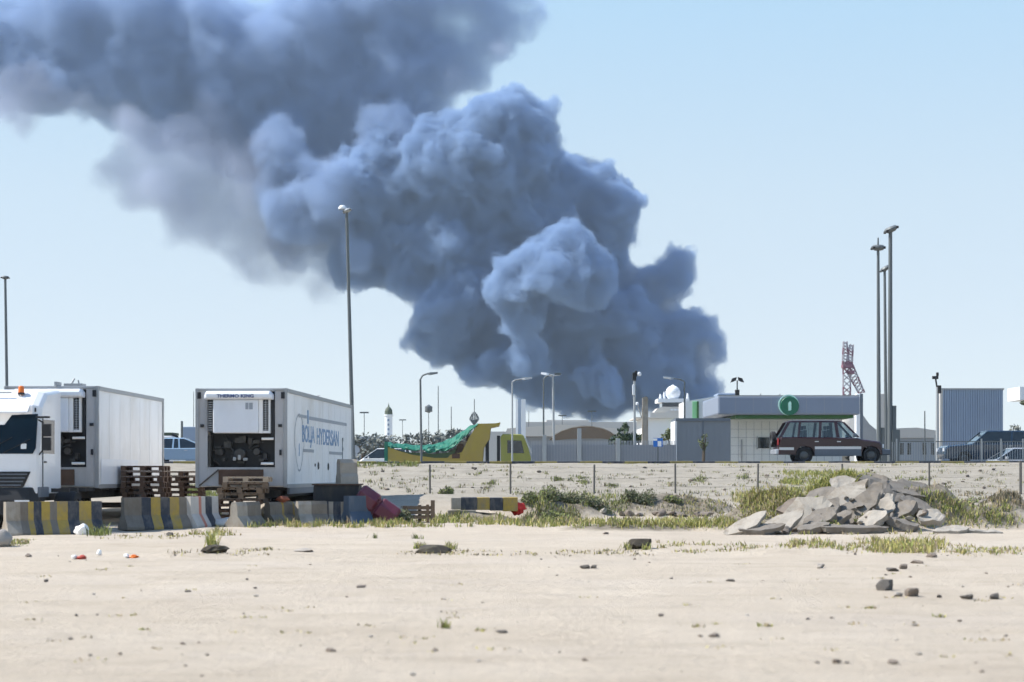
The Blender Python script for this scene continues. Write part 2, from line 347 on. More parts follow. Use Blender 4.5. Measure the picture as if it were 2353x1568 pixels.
# ---------------------------------------------------------------- refrigerated truck bodies
def reefer_front(root, zoff=0.0, logo=True, full=True):
    """refrigeration unit and machinery bay on the front wall; local y=0 is the wall, -y towards the viewer"""
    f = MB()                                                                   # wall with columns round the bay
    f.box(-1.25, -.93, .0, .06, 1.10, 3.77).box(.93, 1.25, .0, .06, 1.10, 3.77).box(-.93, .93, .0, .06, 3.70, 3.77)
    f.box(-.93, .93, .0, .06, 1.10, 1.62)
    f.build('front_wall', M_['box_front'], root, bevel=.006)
    MB().box(-.93, .93, .30, .34, 1.62, 3.70).build('bay_back', M_['black'], root)
    build_each(MB().box(-1.27, -1.17, -.03, .05, 1.06, 3.79).box(1.17, 1.27, -.03, .05, 1.06, 3.79).box(-1.17, 1.17, -.03, .05, 3.715, 3.785), 'corner_post', M_['rail_grey'], root, bevel=.01)
    build_each(MB().box(-1.21, -1.11, -.05, -.03, 3.5, 3.68).box(1.11, 1.21, -.05, -.03, 3.5, 3.68).box(-1.13, -1.03, -.04, .0, 2.72, 2.80).box(1.03, 1.13, -.04, .0, 2.72, 2.80).box(1.06, 1.12, -.04, 0, 1.95, 2.1), 'bracket', M_['black'], root)
    h = MB()
    prof = [(-.30, 3.47), (-.36, 3.52), (-.36, 3.62), (-.28, 3.70), (.0, 3.70), (.0, 3.47)]
    h.loft(prof, 'x', [(-.97, lambda p: (p[0]*.75, 3.47+(p[1]-3.47)*.6)), (-.90, lambda p: p), (.84, lambda p: p), (.91, lambda p: (p[0]*.75, 3.47+(p[1]-3.47)*.6))])
    hood = h.build('unit_hood', M_['reefer_white'], root, bevel=.015)
    if logo:
        text('THERMO KING', .125, M_['navy'], hood, Matrix.Translation((-.60, -.372, 3.52)) @ Matrix.Rotation(R(90), 4, 'X'), width=1.02, bold=.003)
    pn = MB().box(-.73, .52, -.26, .0, 2.55, 3.468).build('unit_panel', M_['reefer_white'], root, bevel=.03)
    if logo:
        build_each(MB().box(.17, .25, -.268, -.262, 3.20, 3.38).box(.27, .37, -.268, -.262, 3.20, 3.38), 'decal', M_['grey_letter'], pn)
    g = MB().box(-.88, -.745, -.18, .0, 2.58, 3.468)
    g.box(.64, .79, -.17, .0, 2.62, 3.45).box(.83, .92, -.03, .0, 2.45, 3.47)
    build_each(g, 'grille_back', M_['black'], root)
    s = MB()
    for i in range(13):
        z = 2.63+i*.063; s.box(-.875, -.75, -.197, -.184, z, z+.02); s.box(.645, .785, -.187, -.174, z, z+.02)
    s.box(.705, .725, -.20, -.188, 2.62, 3.45)
    s.build('grille_slats', M_['rail_grey'], root)
    MB().box(.525, .635, -.21, .0, 2.55, 3.468).box(.795, .825, -.21, .0, 2.55, 3.468).box(.64, .79, -.21, -.12, 2.55, 2.615).build('grille_frame', M_['box_white'], root, bevel=.006)
    k = MB(); rr = random.Random(5)
    k.box(-.9, -.84, -.04, .3, 1.64, 2.5)
    for i in range(26):
        x = rr.uniform(-.8, .8); z = rr.uniform(1.7, 2.3); sx_, sz_ = rr.uniform(.06, .2), rr.uniform(.05, .18)
        if i % 3: k.box(x, x+sx_, .02+rr.uniform(0, .1), .29, z, z+sz_)
        else: k.tube((x, .1, z), (x+rr.uniform(-.3, .3), .2, z+rr.uniform(-.25, .25)), .03)
    k.lathe([(0, -.02), (.13, -.02), (.16, .0), (.16, .2)], (-.05, .02, 1.98), 16, 'y')
    k.lathe([(0, -.02), (.09, -.02), (.10, .0), (.10, .2)], (.42, .04, 2.05), 14, 'y')
    k.build('engine', M_['machinery'], root)
    build_each(MB().box(-.23, -.14, -.03, .02, 1.80, 1.90).box(-.09, -.01, -.04, .02, 1.82, 1.96).box(.05, .18, -.02, .02, 1.80, 1.88), 'fitting', M_['galv_light'], root, bevel=.02)
    build_each(MB().tube((.58, -.05, 2.40), (.90, -.05, 2.40), .035).tube((.56, -.05, 1.72), (.90, -.05, 1.72), .035), 'pipe', M_['box_white'], root)
    build_each(MB().box(-.62, .62, -.06, -.003, 1.14, 1.56), 'battery_box', M_['rust'], root, bevel=.01)
    MB().tube((-.62, -.05, 1.56), (-1.16, -.02, 1.12), .02).build('brace', M_['chassis'], root)
def trailer_body(root, L_, z0=1.08, z1=3.77):
    b = MB().box(-1.25, 1.25, .345, L_, z0, z1).box(-1.25, -.93, .062, .345, z0, z1).box(.93, 1.25, .062, .345, z0, z1).box(-.93, .93, .062, .345, 3.70, z1)
    b.build('cargo_body', M_['box_white'], root, bevel=.012)
    rl = MB().box(1.252, 1.275, .05, L_, z1-.10, z1+.012).box(-1.275, -1.252, .05, L_, z1-.10, z1+.012).box(1.252, 1.28, .05, L_, z0-.03, z0+.075)
    rl.box(1.252, 1.285, L_-.12, L_+.01, z0, z1)
    rl.build('side_rail', M_['rail_grey'], root)
def seams(root, L_):
    q = MB(); y = 1.2
    while y < L_-.3: q.box(1.252, 1.2535, y, y+.025, 1.16, 3.66); y += 1.22
    q.build('panel_seams', M_['wall_white'], root)
def chassis(root, y0, y1, wheels, z=.98, r=.50):
    c = MB().box(-.5, -.36, y0, y1, z-.22, z+.09).box(.36, .5, y0, y1, z-.22, z+.09)
    y = y0+.3
    while y < y1: c.box(-1.15, 1.15, y, y+.09, z, z+.095); y += .8
    c.build('chassis', M_['chassis'], root)
    for y in wheels:
        for s in (-1, 1):
            wheel(root, (s*.98, y, r), r, .5, 'x')
        MB().tube((-.9, y, r), (.9, y, r), .07).build('axle', M_['chassis'], root)
# right truck: trailer standing by itself
T2 = thing('refrigerated_trailer', 'white refrigerated trailer with blue lettering on its side and an open machinery bay in front', 'trailer', (-7.43, 49.0, 0), -math.atan(.0556))
reefer_front(T2); trailer_body(T2, 12.4); seams(T2, 12.4)
chassis(T2, .3, 12.0, (8.6, 9.9, 11.2))
build_each(MB().tube((-.75, 2.2, .06), (-.75, 2.2, 1.0), .07).tube((.75, 2.2, .06), (.75, 2.2, 1.0), .07).box(-.95, -.55, 2.0, 2.4, .0, .06).box(.55, .95, 2.0, 2.4, .0, .06), 'landing_leg', M_['chassis'], T2)
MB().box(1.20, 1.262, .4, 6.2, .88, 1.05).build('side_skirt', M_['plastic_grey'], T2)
SIDE = lambda s, z, off=.002: Matrix.Translation((1.252+off, s, z)) @ Matrix.Rotation(R(90), 4, 'Z') @ Matrix.Rotation(R(90), 4, 'X')
text('BOLJA', .68, M_['blue_letter'], T2, SIDE(2.5, 2.37), width=2.15, bold=.012)
text('HYDERSAN', .68, M_['blue_letter'], T2, SIDE(5.05, 2.34), width=4.3, bold=.012)
bar = MB().box(1.253, 1.258, 1.9, 3.25, 3.05, 3.14).box(1.253, 1.258, 3.7, 11.1, 3.03, 3.13)
bar.box(1.253, 1.258, 2.6, 4.5, 2.07, 2.16).box(1.253, 1.258, 7.4, 10.2, 2.05, 2.14); build_each(bar, 'stripe', M_['grey_letter'], T2)
rg = MB(); n = 40                                                              # tall drop-shaped outline
def drop(t, k):
    a = 2*math.pi*t/n; return (2.0+.80*k*math.sin(a)*(1 if math.cos(a) > -.2 else .85), 2.36+.80*k*math.cos(a)-(.06 if math.cos(a) < -.9 else 0))
for i in range(n):
    q = [drop(i, 1), drop(i+1, 1), drop(i+1, .93), drop(i, .93)]
    rg.add([(1.256, p[0], p[1]) for p in q], [(0, 1, 2, 3)])
rg.build('emblem_ring', M_['grey_letter'], T2)
build_each(MB().box(1.253, 1.259, 3.35, 3.55, 2.9, 3.3).box(1.253, 1.258, 1.95, 2.05, 1.95, 2.3), 'emblem_mark', M_['blue_letter'], T2)
for s_, z_, r_ in ((5.3, 1.68, .12), (7.2, 1.66, .12), (4.7, 1.70, .05)):
    MB().lathe([(0, .02), (r_*.8, .02), (r_, 0)], (1.253, s_, z_), 18, 'x').build('vent', M_['black'], T2)
build_each(MB().box(1.256, 1.29, 10.1, 10.2, 2.5, 2.62).box(1.256, 1.29, 10.1, 10.2, 2.2, 2.3).box(1.256, 1.275, 10.13, 10.17, 1.3, 2.6), 'latch', M_['rail_grey'], T2)
MB().tube((.4, 9.6, 3.78), (.4, 9.6, 3.95), .02).tube((.25, 9.6, 3.93), (.6, 9.6, 4.0), .02).build('aerial', M_['rail_grey'], T2)
# left truck: cab and body
T1 = thing('refrigerated_truck', 'white cab-over lorry with orange beacon, pulling a plain white refrigerated body', 'truck', (-12.3, 47.7, 0), R(-1.2))
reefer_front(T1, logo=False); trailer_body(T1, 8.0); seams(T1, 8.0); chassis(T1, -2.8, 7.8, (-2.0, 5.2, 6.5))
MB().box(1.262, 1.268, .25, 4.55, 1.16, 1.84).build('side_panel', M_['plastic_blue' if 'plastic_blue' in M_ else 'reefer_white'], T1)  # thin added sheet: bluish reflection on the lower body put in as colour
MB().box(.1, .16, -.1, .4, 3.79, 3.9).box(.3, .8, .1, .5, 3.79, 3.86).tube((.45, .2, 3.8), (.55, .25, 4.0), .025).tube((.7, .2, 3.8), (.66, .2, 3.95), .02).build('roof_fitting', M_['rail_grey'], T1)
CX, CF = -.46, -3.7                                                             # cab centre and front, local
def cab_sec(hw, pts): return [(CX+s*hw, y, z) for s in (-1, 1) for y, z in pts]
cab = MB()
side = [(CF+.02, .95), (CF, 1.5), (CF+.02, 1.92), (CF+.22, 2.90), (CF+.26, 3.15), (CF+.75, 3.50), (CF+2.1, 3.62), (CF+2.1, .95)]
inner = [(.0, 0)]*8
n = len(side)
secs = []
for hx, ins in ((-1.15, .16), (-1.09, .06), (-.95, 0), (.95, 0), (1.09, .06), (1.15, .16)):
    secs.append((CX+hx, (lambda ins: (lambda p: (p[0]+(ins if p[0] < CF+1 else 0), p[1]-(ins*.5 if p[1] > 3 else 0))))(ins)))
cab.loft(side, 'x', secs)
cb = cab.build('cab', M_['white_paint'], T1, bevel=.02)
def wz(z): return CF+.02+(z-1.92)*.2/.98                                        # windscreen plane
def wp(x, z, o=-.012): return (CX+x, wz(z)+o, z)
ws = MB(); P = [(-1.06, 1.94), (1.02, 1.94), (1.09, 2.08), (1.09, 2.93), (.45, 2.90), (.28, 2.66), (-.28, 2.66), (-.45, 2.90), (-1.09, 2.93)]
ws.add([wp(x, z) for x, z in P]+[wp(x, z, .02) for x, z in P], [tuple(range(9)), tuple(range(17, 8, -1))]+[(i, (i+1) % 9, 9+(i+1) % 9, 9+i) for i in range(9)])
ws.build('windscreen', M_['cab_glass'], T1)
st = MB(); q = [(.72, 2.06), (.86, 2.06), (.86, 2.19), (.72, 2.19)]
st.add([wp(x, z, -.016) for x, z in q], [(0, 1, 2, 3)]).build('sticker', M_['sticker'], T1)
MB().box(CX-1.0, CX-.0, CF+.05, CF+.055, 2.2, 2.21).tube(wp(-.2, 1.96, -.03), wp(.5, 2.35, -.03), .012).tube(wp(.3, 1.96, -.03), wp(.95, 2.3, -.03), .012).build('wiper', M_['black'], T1)
v_ = MB().prism([(CF+.14, 3.17), (CF-.10, 2.98), (CF-.10, 2.93), (CF+.16, 3.02)], 'x', CX-.95, CX+.93)
v_.build('sun_visor', M_['white_paint'], T1, bevel=.01)
g_ = MB().prism([(CX-.98, 1.50), (CX+.98, 1.50), (CX+.80, 1.12), (CX-.80, 1.12)], 'y', CF-.03, CF+.05)
gr = g_.build('grille', M_['black'], T1, bevel=.01)
sl = MB()
for i in range(4): sl.box(CX-.85, CX+.9-.05*i, CF-.055, CF-.031, 1.42-.09*i, 1.45-.09*i)
sl.build('grille_slats', M_['plastic_grey'], gr)
em = MB()
for i in range(24):
    a0, a1 = 2*math.pi*i/24, 2*math.pi*(i+1)/24
    em.tube((CX+.16*math.sin(a0), CF-.07, 1.32+.16*math.cos(a0)), (CX+.16*math.sin(a1), CF-.07, 1.32+.16*math.cos(a1)), .012, n=6)
for a in (0, 2.094, 4.189): em.tube((CX, CF-.07, 1.32), (CX+.15*math.sin(a), CF-.07, 1.32+.15*math.cos(a)), .018, .004, n=5)
em.build('emblem', M_['chrome'], gr)
bmp = MB().loft([(CF-.10, .42), (CF-.12, .8), (CF-.04, 1.11), (CF+.6, 1.11), (CF+.6, .42)], 'x', [(CX-1.16, lambda p: (p[0]+(.25 if p[0] < CF+.3 else 0), p[1])), (CX-.95, lambda p: p), (CX+.95, lambda p: p), (CX+1.16, lambda p: (p[0]+(.25 if p[0] < CF+.3 else 0), p[1]))])
bb = bmp.build('bumper', M_['plastic_grey' if 0 else 'black'], T1, bevel=.02)
build_each(MB().box(CX+.62, CX+.98, CF-.135, CF-.1, .62, .8).box(CX-.98, CX-.62, CF-.135, CF-.1, .62, .8), 'headlight', M_['head_glass'], bb)
MB().box(CX+.55, CX+1.17, CF+.12, CF+.95, .86, 1.12).build('corner_step', M_['plastic_grey'], T1, bevel=.02)
mi = MB().box(CX+1.26, CX+1.46, CF+.02, CF+.14, 2.02, 2.34).build('mirror', M_['black'], T1, bevel=.02)
MB().box(CX+1.26, CX+1.46, CF+.02, CF+.14, 2.37, 2.68).build('mirror', M_['black'], T1, bevel=.02)
MB().tube((CX+1.12, CF+.2, 2.78), (CX+1.28, CF+.06, 2.70), .02).tube((CX+1.25, CF+.08, 2.72), (CX+1.25, CF+.08, 2.0), .022).tube((CX+1.12, CF+.2, 1.90), (CX+1.25, CF+.08, 2.02), .02).build('mirror_arm', M_['black'], mi)
MB().box(CX+1.08, CX+1.42, CF+.06, CF+.16, 2.82, 2.87).build('front_mirror', M_['black'], T1, bevel=.01)
MB().box(CX+1.152, CX+1.156, CF+.45, CF+1.5, 1.95, 2.8).build('side_window', M_['cab_glass'], T1)
MB().box(CX+1.152, CX+1.17, CF+.42, CF+.435, 1.0, 2.85).box(CX+1.152, CX+1.18, CF+.55, CF+.72, 1.72, 1.76).build('door_handle', M_['black'], T1)
MB().box(CX+1.1, CX+1.17, CF+2.0, CF+2.1, .62, 1.05).build('mudguard', M_['white_paint'], T1)
bc = MB().lathe([(0, .17), (.05, .165), (.07, .14), (.075, 0)], (CX+.56, CF+.62, 3.475), 16).build('beacon', M_['orange'], T1, smooth=True)
MB().lathe([(.085, .0), (.085, -.05)], (CX+.56, CF+.62, 3.475), 16).build('beacon_base', M_['black'], bc)
MB().tube((CX-1.0, CF+.5, 3.47), (CX+.35, CF+.5, 3.47), .02).tube((CX-.3, CF+1.5, 3.58), (CX-.3, CF+1.5, 3.85), .01).build('roof_bar', M_['rail_grey'], T1)
build_each(MB().box(CX+.80, CX+.86, CF+.235, CF+.25, 3.03, 3.09).box(CX+.62, CX+.68, CF+.22, CF+.245, 2.98, 3.04).box(CX+1.0, CX+1.04, CF+.25, CF+.27, 2.98, 3.08), 'marker_lamp', M_['black'], T1)
# ---------------------------------------------------------------- pallets
def pallet_mesh(light=False):
    p = MB()
    for i in range(7): x = -.6+i*.175; p.box(x, x+.13, -.5, .5, .122, .144)
    for y in (-.5, -.07, .36): p.box(-.6, .6, y, y+.14, .100, .1215)
    for y in (-.5, -.07, .36):
        for x in (-.6, -.07, .46): p.box(x, x+.14, y, y+.14, .0225, .0995)
    for y in (-.5, -.07, .36): p.box(-.6, .6, y, y+.14, 0, .022)
    return p
base_p = pallet_mesh().build('pallet', M_['wood_dark'])
used = [False]
def put_pallet(x, y, z, rz, m, label, group, tilt=0):
    if not used[0]: o = base_p; used[0] = True
    else: o = base_p.copy(); COL.objects.link(o)
    if m != 'wood_dark': o.data = o.data.copy(); o.data.materials[0] = M_[m]
    o.location = (x, y, z); o.rotation_euler = (tilt, 0, rz); return tag(o, label, 'pallet', group)
rr = random.Random(3)
for i in range(11):
    put_pallet(-10.28+rr.uniform(-.03, .03), 50.2, .02+.150*(10-i), R(rr.uniform(-4, 4)), 'wood_dark' if i % 4 else 'rust', f'dark wooden pallet, {ordinal(i)} of the tall stack by the white truck', 'pallets stacked beside the white truck')
for i in range(10):
    put_pallet(-9.55+rr.uniform(-.04, .04), 51.8, .02+.150*(9-i), R(rr.uniform(-6, 6)), 'wood_dark', f'dark wooden pallet, {ordinal(i)} of the stack behind the tall one', 'pallets stacked behind the tall stack')
z = .02
for i in range(9):
    put_pallet(-7.52+.05*i+rr.uniform(-.03, .03), 47.75+.03*i, z+.150*i, R(rr.uniform(-6, 6)), 'wood_light' if i == 8 else 'wood' if i > 4 else 'wood_dark', f'wooden pallet, {ordinal(8-i)} of the leaning stack before the lettered trailer', 'pallets stacked in front of the lettered trailer')
# low crate of slats
C_ = thing('wooden_crate', 'low weathered slatted crate with one taller post, right of the maroon drum', 'crate', (-2.62, 50.0, gz(-2.6, 50)))
c = MB(); 
for i in range(3): c.box(-.43, .35, -.3, -.27, .10+.13*i, .19+.13*i); c.box(-.43, .35, .27, .3, .10+.13*i, .19+.13*i)
c.build('side_boards', M_['wood'], C_); MB().box(-.43, -.35, -.27, .27, 0, .46).box(.0, .07, -.27, .27, 0, .48).build('frame', M_['wood_dark'], C_)
MB().box(.36, .47, -.33, -.22, 0, .62).box(.23, .31, -.33, -.25, 0, .5).build('post', M_['wood'], C_)
# ---------------------------------------------------------------- concrete barriers
def barrier(name, label, x, y, rz, L_, stripes, h=.81, w0=.30, w1=.11, base=('concrete',), top_round=0, group='concrete barriers in front of the trucks', tilt=0):
    prof = [(-w0, 0), (-w0, .07*h/.8), (-w1-.07, .26*h/.8), (-w1, .36*h/.8), (-w1+.015, h), (w1-.015, h), (w1, .36*h/.8), (w1+.07, .26*h/.8), (w0, .07*h/.8), (w0, 0)]
    if top_round: prof = prof[:4]+[(-w1+.01, h*.86), (-w1*.5, h), (w1*.5, h), (w1-.01, h*.86)]+prof[6:]
    b = MB(); keys = []; tot = sum(s for _, s in stripes); x0 = -L_/2
    for k_, s in stripes:
        if k_ not in keys: keys.append(k_)
    for k_, s in stripes:
        b.slot(keys.index(k_)); x1 = x0+L_*s/tot; b.prism(prof, 'x', x0, x1-.001); x0 = x1
    o = b.build(name, [M_[k_] for k_ in keys], bevel=0)
    # end faces weld
    o.location = (x, y, gz(x, y)-.02); o.rotation_euler = (tilt, 0, rz); return tag(o, label, 'barrier', group)
barrier('concrete_barrier', 'long black and yellow striped barrier in front of the lorry cab', -11.02, 42.9, R(33), 2.35, [('concrete_light', .9), ('concrete', .5), ('paint_yellow', .35), ('paint_black', .5), ('paint_yellow', .55), ('concrete', .45), ('paint_yellow', .7), ('paint_black', .75), ('paint_yellow', .8), ('paint_black', .7)])
barrier('concrete_barrier', 'black and yellow striped barrier standing under the tall pallet stack', -9.08, 45.4, R(36), 1.75, [('concrete', .75), ('paint_black', .42), ('paint_yellow', .42), ('paint_black', .42), ('paint_yellow', .42), ('concrete', .4)])
barrier('concrete_barrier', 'white barrier with a faded red stripe between the two trucks', -8.05, 46.3, R(62), 1.15, [('paint_white', .6), ('paint_red', .2), ('paint_white', .3), ('paint_black', .5), ('paint_white', .5)])
barrier('concrete_barrier', 'short grey barrier with rounded top just right of the leaning pallets', -6.95, 46.6, R(68), 1.2, [('concrete_light', .3), ('concrete', .4)], h=.66, top_round=1)
barrier('concrete_barrier', 'short grey and yellow barrier carrying the red bundle', -6.25, 48.3, R(60), 1.2, [('concrete', .4), ('paint_yellow', .07), ('concrete', .3), ('paint_yellow', .06), ('concrete_light', .1)], h=.62, top_round=1)
barrier('concrete_barrier', 'plain grey barrier right of the red bundle', -5.45, 48.5, R(30), .85, [('concrete_light', .5), ('concrete', .6)], h=.64, top_round=1)
barrier('concrete_barrier', 'low grey barrier with pale yellow stripes under the dark steel skip', -4.85, 49.0, R(12), .8, [('paint_black', .2), ('concrete_light', .12), ('paint_black', .2), ('concrete_light', .15), ('concrete', .1)], h=.62)
barrier('concrete_barrier', 'dark blue barrier end leaning beside the maroon drum', -4.25, 48.9, R(40), .7, [('paint_blue', 1)], h=.78, w0=.34, w1=.14)
B9 = barrier('concrete_barrier', 'grey barrier piece resting on top of the dark skip', -4.62, 50.0, R(20), .5, [('concrete_light', 1)], h=.72, w0=.30, w1=.2, top_round=1, group=None)
B9.location.z = 1.13
# two bands
bb_ = MB().slot(0).box(-.9, -.62, -.3, .25, .12, .45).slot(1).box(-.619, -.16, -.3, .25, .1, .46).slot(2).box(-.159, .2, -.3, .25, .1, .46).slot(1).box(.201, .58, -.3, .25, .08, .45).slot(2).box(.581, 1.0, -.3, .25, .06, .46).slot(0).box(-1.0, -.2, -.36, .3, -.1, .098)
o = bb_.build('concrete_block', [M_['concrete_light'], M_['paint_black'], M_['paint_yellow']], bevel=.015); o.location = (-.85, 51.2, gz(-.8, 51.2)-.02); o.rotation_euler = (0, 0, R(3))
tag(o, 'low block painted in broad black and yellow squares beside the red cloth', 'concrete block')
# skip, drum, bundle
sk = thing('steel_skip', 'dark rusty steel skip beside the trailer side, a barrier piece on top', 'skip', (-4.92, 50.1, 0))
MB().prism([(-.62, 0.38), (.58, .38), (.66, 1.12), (-.60, 1.12)], 'y', -.45, .6).build('tub', M_['chassis'], sk, bevel=.02)
MB().box(-.64, .70, -.5, .65, 1.122, 1.16).build('rim', M_['rust'], sk); MB().box(-.5, -.35, -.3, .4, 0, .378).box(.3, .45, -.3, .4, 0, .378).build('foot', M_['rust'], sk)
dr = thing('plastic_drum', 'maroon ribbed plastic drum tipped over on the ground', 'drum', (-3.72, 49.3, .0))
MM = Matrix.Translation((0, 0, .50)) @ Matrix.Rotation(R(35), 4, 'Y')
d = MB()
for a, b_ in ((-.66, -.06), (-.02, .60)):
    secs = [(a, .30), (a+.06, .37), (b_-.06, .37), (b_, .30)]
    vs_ = []; n = 8
    for xx, r_ in secs:
        for i in range(n):
            t_ = 2*math.pi*(i+.5)/n; vs_.append(MM @ Vector((xx, r_*1.05*math.cos(t_), r_*math.sin(t_))))
    d.add(vs_, [(k*n+i, k*n+(i+1) % n, (k+1)*n+(i+1) % n, (k+1)*n+i) for k in range(3) for i in range(n)]+[tuple(range(n)), tuple(range(3*n, 4*n))])
d.build('body', M_['maroon'], dr, bevel=.02)
MB().prism([(-.07, -.27), (0, -.27), (0, .27), (-.07, .27)], 'y', -.25, .25, MM).build('band', M_['maroon'], dr)
def lump(name, m, loc, s, label, cat, seed=1, rough=.25, sub=3, group=None, flat=.0, parent=None, fq=1.6, angular=False):
    bm = bmesh.new(); bmesh.ops.create_icosphere(bm, subdivisions=sub, radius=1)
    for v in bm.verts:
        n_ = v.co.normalized(); k_ = 1+rough*noise.noise(n_*fq+Vector((seed*3.1, seed, 0)))+rough*.4*noise.noise(n_*fq*3+Vector((0, seed*2.3, 1)))
        p = n_*k_
        if angular:
            for q in range(9):
                a_ = Vector((noise.noise(Vector((seed+q*1.7, 0, 5))), noise.noise(Vector((0, seed+q*2.3, 9))), noise.noise(Vector((seed*1.3, q*3.1, 2))))).normalized()
                d_ = p.dot(a_); lim = .62+.22*noise.noise(Vector((q*1.1, seed, 3)))
                if d_ > lim: p -= a_*(d_-lim)
        if p.z < -flat and flat: p.z = -flat
        v.co = Vector((p.x*s[0], p.y*s[1], p.z*s[2]))
    me = bpy.data.meshes.new(name); bm.to_mesh(me); bm.free(); me.materials.append(M_[m])
    if not angular: me.polygons.foreach_set('use_smooth', [True]*len(me.polygons))
    o = bpy.data.objects.new(name, me); COL.objects.link(o); o.location = loc
    if parent: o.parent = parent
    else: tag(o, label, cat, group)
    return o
lump('cloth_bundle', 'red_rag', (-6.2, 48.25, .76), (.19, .15, .08), 'red and tan bundle of rags lying on a grey barrier', 'bundle', 4, .4)
lump('red_cloth', 'red_cloth', (.16, 51.4, gz(.16, 51.4)+.33), (.21, .18, .17), 'crumpled bright red cloth heaped at the end of the yellow and black block', 'cloth', 6, .45)
lump('sack', 'sack', (-7.35, 46.6, .13), (.50, .3, .19), 'full whitish sack lying on the grass before the leaning pallets', 'sack', 2, .25, flat=.8)
lump('plastic_bag', 'plastic_white', (-10.25, 42.6, .10), (.17, .14, .13), 'white plastic bag lying beside the green tuft near the striped barrier', 'bag', 8, .5)
lump('rag', 'sack', (-10.35, 43.9, .38), (.11, .1, .06), 'pale rag caught in the dark gap under the white truck', 'rag', 9, .5)
lump('boulder', 'stone_light', (-10.32, 35.9, .13), (.26, .26, .20), 'rounded pale grey boulder at the left edge of the photo', 'boulder', 12, .25)
for (u, v, s, m_, lb) in ((183, 1287, (.075,.06,.04), 'red_plastic', 'crushed red and white drink packet, nearest the left boulder'), (303, 1284, (.075,.055,.035), 'orange', 'torn orange and white packet on the sand, right of the crushed red one'), (228, 1279, (.045,.05,.05), 'plastic_white', 'small white cup between the red packet and the orange packet')):
    D = EYE*FOC/(v-1085); p = W(u, v, D); z_ = gz(p.x, p.y)
    o = thing('litter', lb, 'litter', (p.x, p.y, z_)) if 'cup' not in lb else None
    if o:
        lump('wrapper', m_, (.03, 0, s[2]*.6), s, '', '', u, .5, parent=o); lump('liner', 'plastic_white', (-.09 if 'red' in lb[:12] else -.09, .0, s[2]*.9), (s[0]*.6, s[1], s[2]), '', '', u+1, .5, parent=o)
    else: lump('paper_cup', m_, (p.x, p.y, z_+.04), s, lb, 'cup', u, .3)
# ---------------------------------------------------------------- rubble heap of slabs
def slab_mesh(seed, L_, w_, t_):
    r = random.Random(seed); n = 9; top = []
    for i in range(n):
        a = 2*math.pi*i/n+r.uniform(-.2, .2); top.append((math.cos(a)*L_/2*r.uniform(.78, 1.12), math.sin(a)*w_/2*r.uniform(.7, 1.15)))
    bm = bmesh.new(); lo = [bm.verts.new((x*r.uniform(.86, 1.0), y*r.uniform(.86, 1), -t_/2)) for x, y in top]; hi = [bm.verts.new((x, y, t_/2)) for x, y in top]
    bm.faces.new(list(reversed(lo))); bm.faces.new(hi)
    for i in range(n): bm.faces.new((lo[i], lo[(i+1) % n], hi[(i+1) % n], hi[i]))
    bmesh.ops.triangulate(bm, faces=[f for f in bm.faces if len(f.verts) > 4])
    bmesh.ops.subdivide_edges(bm, edges=bm.edges[:], cuts=2, use_grid_fill=True)
    for v in bm.verts:
        k_ = .18*t_; v.co += Vector((noise.noise(v.co*5+Vector((seed, 0, 0))), noise.noise(v.co*5+Vector((0, seed, 0))), noise.noise(v.co*6+Vector((0, 0, seed)))))*k_*1.6
    me = bpy.data.meshes.new('slab'); bmesh.ops.recalc_face_normals(bm, faces=bm.faces); bm.to_mesh(me); bm.free(); return me
def slab(u, v, D, L_, w_, t_, rot, m, label, seed, name='concrete_slab', group='broken concrete slabs of the rubble heap'):
    me = slab_mesh(seed, L_, w_, t_); me.materials.append(M_[m]); o = bpy.data.objects.new(name, me); COL.objects.link(o)
    o.location = W(u, v, D); o.rotation_euler = tuple(R(a) for a in rot); return tag(o, label, 'slab', group)
